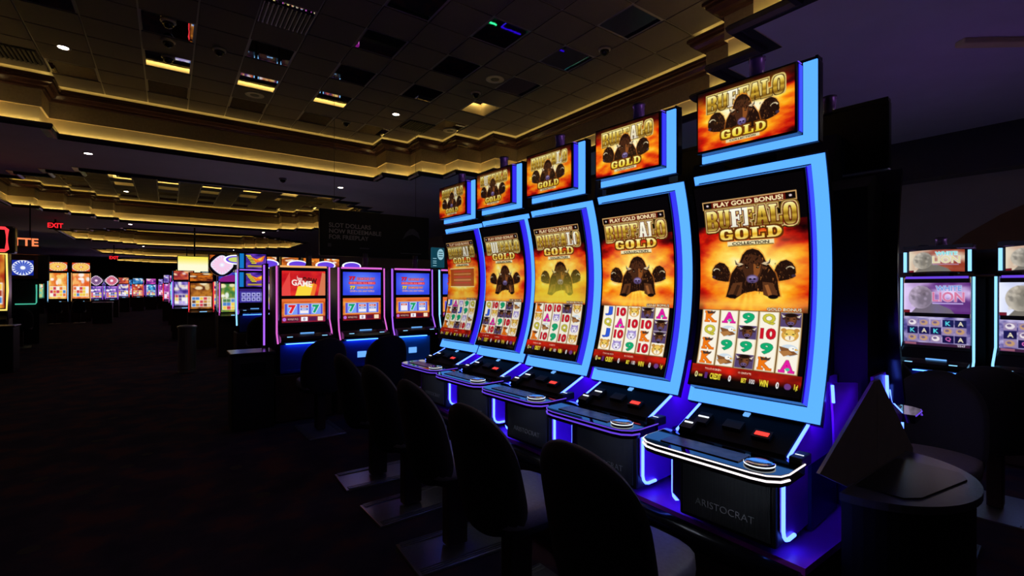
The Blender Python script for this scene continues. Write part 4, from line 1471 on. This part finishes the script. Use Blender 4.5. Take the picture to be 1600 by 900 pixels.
def upright(label, loc, rz, group, up, low, side='pink', top='pink', panel='bluepanel', wdt=.66, stand=.58, logo=None, lamp=True, belly_logo=False, drop=0.0):
    """machine with two flat screens; faces -y, origin on the floor below the screens"""
    t = thing('slot_machine', label, 'slot machine', loc, rz, group)
    h = wdt / 2
    sd = MB().rbox(-h, h, -.06, .55, drop + .02, stand, .01).box(-h + .03, h - .03, -.02, .5, drop, drop + .02).build('stand', M['stand'], t)
    MB().rbox(-h + .02, h - .02, -.02, .5, stand, 1.93, .02).build('cabinet', M['black'], t)
    MB().prism([(-.03, .98), (-.24, 1.0), (-.27, 1.03), (-.25, 1.06), (-.12, 1.09), (-.03, 1.20)], -h + .03, h - .03, 'x').build('button_deck', M['black'], t)
    MB().box(-.06, .10, -.135, -.122, 1.085, 1.10).build('button_light', M['cyanlamp'], t)
    for x in (-h + .10, h - .16):
        MB().box(x, x + .06, -.25, -.23, 1.058, 1.066).build('deck_mark', M['cyan'], t)
    MB().box(-h + .06, h - .06, -.032, -.021, stand + .04, .95).build('belly_panel', M[panel], t)
    MB().box(-h + .06, h - .06, -.045, -.032, stand + .02, stand + .05).build('belly_trim', M[panel], t)
    MB().box(-h + .12, h - .12, -.07, -.05, .955, .965).build('door_lamp', M['doorlamp'], t)
    if belly_logo:
        MB().box(-.06, .06, -.036, -.033, .72, .80).build('belly_plate', M['cyanlamp'], t)
    bzl = MB().box(-h + .05, h - .05, -.045, -.02, 1.19, 1.90).build('bezel', M['matt'], t)
    screen('upper_screen', up, flat(-.255, .255, -.047, 1.555, 1.862), t)
    screen('lower_screen', low, flat(-.255, .255, -.047, 1.222, 1.515), t)
    for sx in (-1, 1):
        MB().tube([(sx * (h - .02), -.03, 1.92), (sx * (h - .02), -.04, 1.25), (sx * (h - .01), -.10, 1.10), (sx * (h - .015), -.15, .98)], .010, 6).build('side_light', M[side], t)
        MB().tube([(sx * (h - .045), -.02, 1.92), (sx * (h - .045), -.03, 1.25)], .010, 6).build('side_trim', M['chrome'], t)
    MB().box(-h + .06, h - .06, -.05, -.02, 1.905, 1.928).build('top_light', M[top], t)
    if lamp:
        MB().lathe([(.04, 1.93), (.045, 1.94), (.036, 1.95), (.036, 2.05), (.042, 2.06), (.036, 2.07), (.034, 2.12)], 12, .08, .06).build('signal_lamp', M['clear'], t, smooth=True)
        MB().lathe([(.036, 2.052), (.036, 2.058)], 12, .08, .06).build('lamp_band', M['chrome'], t)
    return t


BG = 'machines with red or blue upper screens'
ab = [
    ('machine with a red upper screen reading new game', art_newgame(), art_sevens(3), 'pink', 'orange', 'bluepanel', False),
    ('left machine with a blue upper screen, beside the red-screen machine', art_diamond(1), art_sevens(5), 'pink', 'pink', 'bluepanel', True),
    ('right machine with a blue upper screen, blue-lit lower door in full view', art_diamond(2), art_sevens(9), 'purple', 'pink', 'cyanpanel', True),
    ('blue-screen machine half hidden behind the farthest curved machine', art_diamond(3), art_sevens(12), 'cyan', 'pink', 'cyanpanel', False),
]
for k, (lb, a, b_, sd, tp, pn, bl) in enumerate(ab):
    upright(lb, (1.377 + .733 * k, 6.38, 0), 0, BG, a, b_, sd, tp, pn, belly_logo=bl)

# stone-lion machines at the right
LR = [['wsskK'.replace('k', 'K')[:5], 'KAKss', 'ssQsA'], ['wwKAQ', 'AwQKs', 'sQAwA']]
LR = [['wsSKA', 'KAKss', 'sswQA'], ['wsKAs', 'AwQKs', 'sQAsw']]


def lion(label, loc, tone, rows, seed):
    t = upright(label, loc, R(-90), 'machines with a stone lion on screen', art_lion(120, 70, tone), art_lion_reels(rows, seed), 'cyan', 'violetline', 'navy', .60, lamp=False, drop=.16)
    # curved topper on a neck
    MB().box(-.09, .09, .02, .2, 1.92, 2.02).build('topper_bracket', M['matt'], t)
    n = 10
    vs, fs = [], []
    for i in range(n + 1):
        s = -1 + 2 * i / n
        for y, z in ((-.06 + .05 * s * s, 2.005), (.12, 2.005), (.12, 2.235 + .02 * (1 - s * s)), (-.06 + .05 * s * s, 2.235 + .02 * (1 - s * s))):
            vs.append((s * .275, y, z))
    for i in range(n):
        for q in range(4):
            a, b2 = 4 * i + q, 4 * i + (q + 1) % 4
            fs.append((a, b2, b2 + 4, a + 4))
    fs += [(0, 3, 2, 1), (4 * n, 4 * n + 1, 4 * n + 2, 4 * n + 3)]
    MB().add(vs, fs).build('topper_housing', M['black'], t)

    def fcur(u, v):
        s = (2 * u - 1) * .215 / .275
        return np.stack([s * .275, -.063 + .05 * s * s, 2.23 + .012 * (1 - s * s) + (2.018 - 2.236) * v], -1)
    screen('topper_screen', art_lion(90, 40, 'g'), fcur, t)
    MB().box(-.27, .27, .118, .128, 2.24, 2.285).build('halo_shield', M['black'], t)  # added edge hiding the ceiling fill from behind
    for sx in (-1, 1):
        MB().tube([(sx * .25, -.03, 2.02), (sx * .25, -.03, 2.23)], .014, 8).build('topper_light', M['cyan'], t)
    MB().box(-.25, .25, .02, .12, 2.262, 2.264).build('halo_fill', M['halofar'], t)  # added fill facing up, violet light for the right-hand ceiling
    MB().box(-.27, .27, -.02, .0, 2.25, 2.29).build('halo_shield', M['black'], t)  # added edge hiding the ceiling fill from the front
    MB().lathe([(.05, 2.25), (.05, 2.30), (.045, 2.31), (.045, 2.345), (.05, 2.35), (.05, 2.37), (.03, 2.375)], 14, .02, .06).build('signal_lamp', M['clear'], t, smooth=True)
    for c in kids(t):
        if c.name.split('.')[0] in ('topper_housing', 'topper_screen', 'topper_light', 'halo_fill', 'halo_shield', 'signal_lamp', 'topper_bracket'):
            c.location.z -= .045
    return t


M['navy_panel'] = M['navy']
la = lion('stone-lion slot machine with violet picture, left of the pair at the right edge', (6.35, 1.365, -.16), 'v', LR[0], 4)
lion('stone-lion slot machine with pale picture cut by the right edge', (6.35, .655, -.16), 'b', LR[1], 8)


for k, lb in enumerate(['dark back of a machine behind the left stone-lion machine, its black topper showing', 'dark back of a machine behind the right stone-lion machine']):
    dup(la, (7.48, 1.70 - .71 * k, -.16), R(90), lb, 'machines backing on to the stone-lion pair')


# ------------------------------------------------------------------ machines further off
def small_machine(label, loc, rz, group, art, c_side, z0=1.08, z1=1.95, wdt=.6, topper=None, tz=(1.99, 2.3), c_deck='cyan', name='slot_machine', split=None):
    t = thing(name, label, 'slot machine', loc, rz, group)
    h = wdt / 2
    MB().box(-h, h, 0, .5, 0, .98).build('stand', M['stand'], t)
    MB().box(-h + .01, h - .01, 0, .45, .98, z1 + .04).build('cabinet', M['black'], t)
    MB().prism([(0, .94), (-.2, .95), (-.22, .99), (-.1, 1.02), (0, 1.06)], -h + .02, h - .02, 'x').build('button_deck', M['black'], t)
    MB().box(-.05, .12, -.19, -.17, 1.0, 1.012).build('button_light', M[c_deck], t)
    if split:
        mz = z0 + (z1 - z0) * .45
        screen('lower_screen', art, flat(-h + .06, h - .06, -.012, z0, mz - .02), t)
        screen('upper_screen', split, flat(-h + .06, h - .06, -.012, mz + .02, z1), t)
    else:
        screen('screen', art, flat(-h + .06, h - .06, -.012, z0, z1), t)
    for sx in (-1, 1):
        MB().box(sx * (h - .025) - .012, sx * (h - .025) + .012, -.02, -.001, 1.0, z1 + .03).build('side_light', M[c_side], t)
    if topper is not None:
        MB().box(-h + .02, h - .02, .0, .25, z1 + .04, tz[1] + .02).build('topper_housing', M['black'], t)
        screen('topper_screen', topper, flat(-h + .05, h - .05, -.012, tz[0], tz[1]), t)
    return t


def wheel_machine(label, loc, rz, group, cols, c_side, r=.26, zc=2.15, art=None, wx=0.0):
    t = small_machine(label, loc, rz, group, art if art is not None else art_generic(7, (40, 40, 120), (180, 120, 220), (240, 230, 250), 36, 30), c_side, 1.08, 1.75, .6)
    MB().disc(wx, zc, .03, r + .04, r + .04, 28, .14).build('wheel_housing', M['black'], t)
    wa = art_wheel(56, 56, *cols)

    def fr(u, v):
        # square picture mapped on to a round face
        a, b_ = 2 * u - 1, 1 - 2 * v
        x = a * np.sqrt(1 - b_ * b_ / 2)
        z = b_ * np.sqrt(1 - a * a / 2)
        return np.stack([wx + x * r, 0 * x + .025, zc + z * r], -1)
    screen('wheel', wa, fr, t)
    return t


# right side of the aisle, bank by bank
t = thing('end_post', 'narrow black end post with violet tube left of the red-screen machine', 'post', (1.005, 6.72, 0))
MB().rbox(-.02, .02, -.08, .2, 0, 1.96, .01).build('post_body', M['matt'], t)
MB().tube([(-.03, -.07, .93), (-.03, -.07, 1.94)], .011, 8).build('tube', M['purple'], t)
t = upright('machine with a flaming bird over purple screens, left of the red-screen machine', (1.47, 11.5, .12), 0, None, art_bird(), art_keno(), 'purple', 'purple', 'navy', .62, lamp=False, drop=-.12)
MB().box(-.27, .27, -.03, .3, 1.93, 2.28).build('topper_housing', M['black'], t)
screen('topper_screen', art_bird(50, 36), flat(-.25, .25, -.033, 1.95, 2.26), t)
MB().tube([(-.32, -.05, 1.85), (-.32, -.07, 1.2), (-.32, -.2, .75)], .014, 6).build('side_tube', M['cyan'], t)
for k in range(5):
    x, y = 1.26 + .69 * k, 13.2
    a_ = art_generic(15 + k, (60, 120, 60), (240, 200, 60), (240, 120, 60), 36, 36)
    lb = ['machine with a white prize wheel and an oval lit sign on top', 'prize-wheel machine behind the flaming-bird machine, only its oval sign clear', 'prize-wheel machine whose oval sign shows over the red screen', 'prize-wheel machine whose oval sign shows over the left blue screen', 'prize-wheel machine whose oval sign shows over the right blue screen'][k]
    if k == 0:
        t = wheel_machine(lb, (x, y, 0), 0, 'prize-wheel machines with oval signs', ((236, 226, 250), (250, 200, 230), (20, 14, 40)), 'pink', .23, 2.20, a_, wx=-.22)
    else:
        t = small_machine(lb, (x, y, 0), 0, 'prize-wheel machines with oval signs', a_, 'pink', 1.08, 1.75, .6)
        MB().box(-.1, .2, .0, .06, 1.78, 2.2).build('sign_post', M['matt'], t)
    zo = 2.33 if k == 0 else 2.25
    El = lambda rx, rz, n=28: [(.06 + rx * math.cos(2 * math.pi * i / n), zo + rz * math.sin(2 * math.pi * i / n)) for i in range(n)]
    sg = MB().prism(El(.25, .115), -.10, -.04, 'y').build('oval_sign', M['whitelamp'], t)
    MB().prism(El(.215, .088), -.106, -.10, 'y').build('oval_border', M['violetline'], sg)
    MB().prism(El(.165, .06), -.112, -.106, 'y').build('oval_face', M['yellowoval'] if k == 0 else M['violetline'], sg)
    arch = [(.29 * math.cos(q), 1.80 + .16 * math.sin(q)) for q in [math.pi * i / 16 for i in range(17)]]
    MB().prism(arch, -.05, -.005, 'y').build('arch_sign', M['magentaarch'], t)
small_machine('red-framed machine at the aisle corner behind the round steel bin', (.74, 15.6, 0), 0, None, art_generic(21, (90, 40, 20), (190, 120, 40), (220, 190, 130), 36, 44), 'red', 1.08, 1.78, .62,
              art_generic(22, (60, 10, 10), (220, 120, 30), (250, 190, 60), 30, 14, False), (1.84, 2.06))
small_machine('blue-striped machine between the red-framed one and the wheel', (1.42, 16.0, 0), 0, None, art_generic(25, (40, 50, 140), (120, 150, 230), (230, 230, 250), 36, 30), 'cyan', 1.08, 1.80, .6,
              art_generic(26, (20, 20, 90), (60, 80, 220), (120, 60, 220), 30, 14, False), (1.86, 2.1))
for k in range(6):
    small_machine('orange-topped machine with blue tubes in the farther bank, %s from its left end' % ['first', 'second', 'third', 'fourth', 'fifth', 'sixth'][k], (1.30 + .68 * k, 17.4, 0), 0, 'orange-topped machines in a farther bank',
                  art_generic(31 + k, (60, 30, 110), (200, 100, 60), (240, 210, 120), 30, 30), 'cyan', 1.08, 1.85, .62, art_generic(35 + k, (120, 40, 20), (230, 130, 40), (250, 200, 90), 30, 16, False), (2.40, 2.68))
# bank whose green and violet tubes are mirrored in the ceiling
for k in range(4):
    t = small_machine('green-tubed machine hidden behind the curved row, %s of four' % ['first', 'second', 'third', 'last'][k], (6.3 + .75 * k, 9.3, 0), 0, 'green-tubed machines', art_generic(41 + k, (60, 20, 110), (40, 160, 90), (150, 220, 200), 30, 30), 'green', 1.08, 1.9, .66)
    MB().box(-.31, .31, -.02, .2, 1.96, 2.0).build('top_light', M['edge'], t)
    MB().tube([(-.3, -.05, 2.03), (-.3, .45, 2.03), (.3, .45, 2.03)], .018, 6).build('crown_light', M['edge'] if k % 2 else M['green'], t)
# the far end of the aisle, right side
rs = random.Random(5)
PAL = [((60, 40, 130), (180, 160, 240), (240, 240, 250)), ((120, 20, 50), (240, 120, 60), (250, 220, 160)), ((20, 60, 130), (90, 190, 240), (240, 240, 250)), ((90, 30, 120), (230, 90, 200), (250, 220, 250))]
NUM = ['first', 'second', 'third', 'fourth', 'fifth', 'sixth', 'seventh', 'eighth', 'ninth', 'tenth', 'eleventh', 'twelfth']
arts = [art_generic(60 + q, *PAL[q % 4], 20, 20) for q in range(8)]
tops = [art_generic(80 + q, *PAL[(q + 1) % 4], 16, 10, False) for q in range(8)]
for k in range(9):
    small_machine('small bright machine at the right of the far aisle, %s from the aisle corner' % NUM[k], (.35 - .06 * k + rs.uniform(-.1, .15), 18.8 + 3.6 * k, 0), 0, 'machines lining the far right of the aisle', arts[k % 8], ['purple', 'cyan', 'pink', 'red'][k % 4], 1.08, 1.85, .62, tops[k % 8], (1.92, 2.2 + .1 * (k % 2)))
    small_machine('small bright machine one place in from the far aisle, %s bank from the front' % NUM[k], (1.10 + rs.uniform(-.1, .15), 19.4 + 3.6 * k, 0), 0, 'machines one place in from the far right of the aisle', arts[(k + 3) % 8], ['cyan', 'pink', 'purple', 'cyan'][k % 4], 1.08, 1.85, .62, tops[(k + 5) % 8], (1.92, 2.2))
# across the end
for k in range(12):
    small_machine('tiny lit machine across the end of the room, %s from the left' % NUM[k], (-5.2 + .8 * k, 52 + .15 * (k % 3), 0), 0, 'machines across the end of the room', arts[(k + 1) % 8], ['purple', 'pink', 'cyan', 'red'][k % 4], 1.08, 1.85, .68, tops[(k + 2) % 8], (1.92, 2.35))
# left side of the aisle
O1 = art_generic(101, (230, 110, 40), (250, 210, 110), (250, 240, 220), 44, 60)
O2 = art_generic(102, (226, 90, 40), (250, 190, 110), (240, 240, 250), 44, 60)
ot = art_wheel(34, 22, (230, 130, 30), (250, 220, 120), (210, 70, 20))
small_machine('left orange-screened machine with a round cat face on its topper, blue tubes', (-4.26, 31.0, 0), R(6), 'orange-screened machines left of the aisle', O1, 'cyan', 1.14, 2.36, .74, ot, (2.47, 2.88))
small_machine('right orange-screened machine with a round cat face on its topper', (-3.46, 31.2, 0), R(6), 'orange-screened machines left of the aisle', O2, 'orange', 1.14, 2.36, .74, ot, (2.47, 2.88))
wheel_machine('left wheel-topped machine beyond the orange screens', (-3.22, 34.6, 0), 0, 'wheel-topped machines left of the aisle', ((240, 190, 220), (90, 60, 110)), 'purple', .27, 2.06)
wheel_machine('right wheel-topped machine beyond the orange screens', (-2.58, 34.8, 0), 0, 'wheel-topped machines left of the aisle', ((235, 235, 250), (200, 60, 90)), 'purple', .29, 2.06)
for k in range(4):
    small_machine('red-framed machine beyond the wheel-topped pair, %s from the left' % NUM[k], (-2.5 + .72 * k, 42 + k * 1.6, 0), 0, 'red-framed machines left of the far aisle', arts[k], 'red' if k < 2 else 'purple', 1.08, 1.9, .66, tops[k], (1.95, 2.35))
# very left edge: red-crowned machine with a yellow tube, roulette corner behind it
t = small_machine('red-crowned machine with a yellow tube cut by the left edge', (-3.14, 14.6, 0), R(4), None, art_generic(120, (160, 40, 20), (250, 200, 60), (250, 240, 200), 44, 70), 'matt', 1.22, 2.36, .72)
MB().rbox(-.36, .46, -.05, .3, 2.40, 2.98, .04).build('crown_housing', M['black'], t)
MB().tube([(-.31, -.06, 2.45), (.31, -.06, 2.45), (.34, -.06, 2.48), (.34, -.06, 2.90), (.31, -.06, 2.93), (-.31, -.06, 2.93), (-.34, -.06, 2.90), (-.34, -.06, 2.48)], .032, 8, True).build('crown_light', M['red'], t)
MB().tube([(-.33, -.03, 1.18), (.33, -.03, 1.18), (.345, -.03, 1.6), (.33, -.03, 2.38), (-.33, -.03, 2.38)], .02, 8, True).build('frame_light', M['gold'], t)
# roulette display
t = thing('roulette_display', 'brown cabinet with a blue and white wheel on its screen', 'display', (-3.40, 19.6, 0), R(10))
MB().rbox(-.36, .52, 0, .4, 1.86, 2.64, .04).build('housing', M['black'], t)
MB().box(-.3, .3, .05, .35, 0, 1.86).build('stand', M['matt'], t)
MB().box(-.34, .27, -.02, .01, 1.92, 2.60).build('bezel', M['redwood'], t)
screen('screen', art_wheel(60, 60, (240, 244, 255), (40, 70, 190), (20, 40, 150)), flat(-.26, .18, -.022, 2.02, 2.46), t)
MB().tube([(-.2, -.03, 1.18), (.22, -.03, 1.18), (.24, -.03, 1.22), (.24, -.03, 1.75)], .018, 6).build('corner_light', M['mint'], t)
for k in range(3):
    small_machine('terminal with a beach-coloured screen under the wheel display, %s from the left' % NUM[k], (-7.72 + .52 * k, 42.0 + .1 * k, 0), R(8), 'beach-coloured terminals at the far left', art_generic(130 + k, (90, 200, 190), (240, 200, 90), (240, 110, 90), 30, 24, False), 'mint', .98, 1.90, .48, c_deck='mint')
# orange neon letters
t = thing('neon_sign', 'orange neon letters ending in TTE over the wheel display', 'sign', (-3.27, 20.6, 3.0), R(10))
text_part('ROULETTE', 'letters', M['neonorange'], t, .33, (0, 0, .05), (R(90), 0, 0), .02, 'RIGHT', .008)
MB().box(-1.6, .05, .03, .08, -.10, -.05).build('rail', M['matt'], t)
for x in (-.2, -1.3):
    MB().box(x, x + .03, .04, .07, -.05, 1.25).build('hanger', M['matt'], t)
# exit signs
ex = None
for x, y, z, lb in [(-3.45, 23.4 + 1.2, 4.0, 'red exit sign hanging over the left of the aisle'), (-2.66, 37.3, 3.47, 'tiny red exit sign far down the left of the aisle')]:
    t = thing('exit_sign', lb, 'sign', (x, y, z), 0, 'exit signs')
    t.scale = (.85, 1, 1.0)
    MB().rbox(-.20, .20, -.03, .03, -.14, .14, .01).build('housing', M['matt'], t)
    text_part('EXIT', 'letters', M['exitred'], t, .25, (0, -.034, 0), (R(90), 0, 0), .003, bold=.008)
    MB().box(-.03, .03, -.02, .02, .14, ZC - z).build('hanger', M['matt'], t)
# bright hanging screens
for x, y, z0, z1, wd, lb in [(.92, 24.6, 2.32, 3.0, 1.18, 'bright pale-yellow screen hanging on a pole over the aisle'), (.98, 37.6, 2.40, 2.82, 1.15, 'second bright pale screen farther down, lower behind the first')]:
    t = thing('hanging_screen', lb, 'screen', (x, y, z1), 0, 'hanging screens')
    MB().rbox(-wd / 2 - .03, wd / 2 + .03, 0, .12, z0 - z1 - .03, .03, .01).build('housing', M['matt'], t)
    cvb = Cv(30, 20, (255, 252, 214))
    cvb.put(np.clip((np.linspace(1.2, -1, cvb.h)), 0, 1)[:, None] * np.ones((1, cvb.w)), (252, 236, 90), (0, 0, cvb.w, cvb.h))
    screen('face', cvb.grid(), flat(-wd / 2, wd / 2, -.004, z0 - z1, 0), t)
    zt = (ZR if abs(y - 24.6) > 3 and False else ZC) - z1
    MB().tube([(0, .06, .02), (0, .06, zt)], .03, 8).build('pole', M['matt'], t)
# dark promotional sign
M['signprint'] = mat('dim_sign_print', (0.16, 0.14, 0.2, 1), 0.5, grain=0.2, scale=20)
t = thing('hanging_sign', 'large dark unlit sign reading slot dollars now redeemable for free play', 'sign', (3.66, 10.0, 2.31), 0)
MB().rbox(-1.2, 1.2, -.05, .07, 0, .95, .015).build('housing', M['matt'], t)
fc = MB().box(-1.17, 1.17, -.056, -.05, .03, .92).build('face', M['signface'], t)
for i, (s, z) in enumerate((('SLOT DOLLARS', .62), ('NOW REDEEMABLE', .50), ('FOR FREEPLAY', .38))):
    text_part(s, 'lettering', M['signtext'], fc, .125, (-1.03, -.058, z), (R(90), 0, 0), .0008, 'LEFT', .002)
cap = [(.55, .42), (.62, .56), (.72, .66), (.82, .67), (.92, .60), (.98, .44), (.9, .50), (.78, .54), (.66, .50)]
MB().prism(cap, -.0595, -.057, 'y').build('emblem', M['signprint'], fc)
for a_, b_, c_, d_ in ((-1.05, -.98, .18, .25), (-.4, -.2, .16, .19), (.5, 1.0, .10, .12)):
    MB().box(a_, b_, -.058, -.0565, c_, d_).build('small_print', M['signprint'], fc)
for x in (-.9, .9):
    MB().tube([(x, .02, .95), (x, .02, ZR - 2.31)], .004, 6).build('hanger_wire', M['matt'], t)
MB().box(-.35, 1.3, -.06, -.05, -.02, 0.0).build('bottom_edge', M['chrome'], t)
# teal sign
t = thing('counter_sign', 'small teal sign with a pale oval standing above the half-hidden blue machine', 'sign', (3.38, 6.62, 1.935), 0)
MB().rbox(-.11, .11, -.02, .02, .03, .34, .008).build('panel', M['teal'], t)
pts = [(.04 + .055 * math.cos(a), .235 + .085 * math.sin(a)) for a in [2 * math.pi * i / 24 for i in range(24)]]
ov = MB().prism(pts, -.026, -.02, 'y').build('oval', M['tealtext'], t)
for z in (.27, .235, .20):
    MB().box(.005, .075, -.028, -.026, z - .006, z + .006).build('print', M['teal'], ov)
for z in (.17, .13, .10, .06):
    MB().box(-.09, -.03, -.0225, -.02, z - .005, z + .005).build('print', M['tealtext'], t)
MB().box(-.02, .02, -.01, .01, 0, .04).build('foot', M['matt'], t)
# bins and cabinets on the floor
t = thing('waste_cabinet', 'black waste cabinet beside the purple bird machine', 'bin', (.80, 6.42, 0))
MB().rbox(-.22, .22, -.20, .20, 0, .86, .012).build('body', M['matt'], t)
MB().rbox(-.235, .235, -.215, .215, .86, .90, .01).build('top', M['black'], t)
MB().box(-.13, .13, -.204, -.2, .62, .78).build('opening', M['black'], t)
t = thing('waste_bin', 'round steel bin at the aisle corner by the red-framed machine', 'bin', (.30, 11.3, 0))
MB().lathe([(.15, 0), (.155, .02), (.15, .03), (.15, .86), (.165, .87), (.165, .90), (.12, .92), (.11, .88)], 24).build('body', M['steel'], t, smooth=False)
MB().lathe([(.112, .885), (.10, .888)], 20).build('opening', M['black'], t)
t = thing('waste_cabinet', 'black waste cabinet under the red-crowned machine at the left', 'bin', (-2.72, 13.4, 0))
MB().rbox(-.28, .28, -.25, .25, 0, .88, .012).build('body', M['matt'], t)
MB().rbox(-.30, .30, -.27, .27, .88, .92, .01).build('top', M['black'], t)
t = thing('waste_cabinet', 'small black waste cabinet before the wheel-topped machines at the left', 'bin', (-2.5, 29.5, 0))
MB().rbox(-.35, .35, -.28, .28, 0, .95, .012).build('body', M['matt'], t)
MB().rbox(-.37, .37, -.30, .30, .95, .99, .01).build('top', M['steel'], t)
# stools far off along the left and right of the aisle
for k, (x, y, rz, lb) in enumerate([(-4.2, 29.9, 90, 'dark stool before the left orange-screened machine'), (-3.4, 30.1, 90, 'dark stool before the right orange-screened machine'), (-3.3, 18.6, 98, 'dark stool before the wheel display'), (1.47, 10.55, 90, 'dark stool before the flaming-bird machine, half hidden')]):
    dup(st, (x, y, 0), R(rz), lb, 'stools along the aisle')
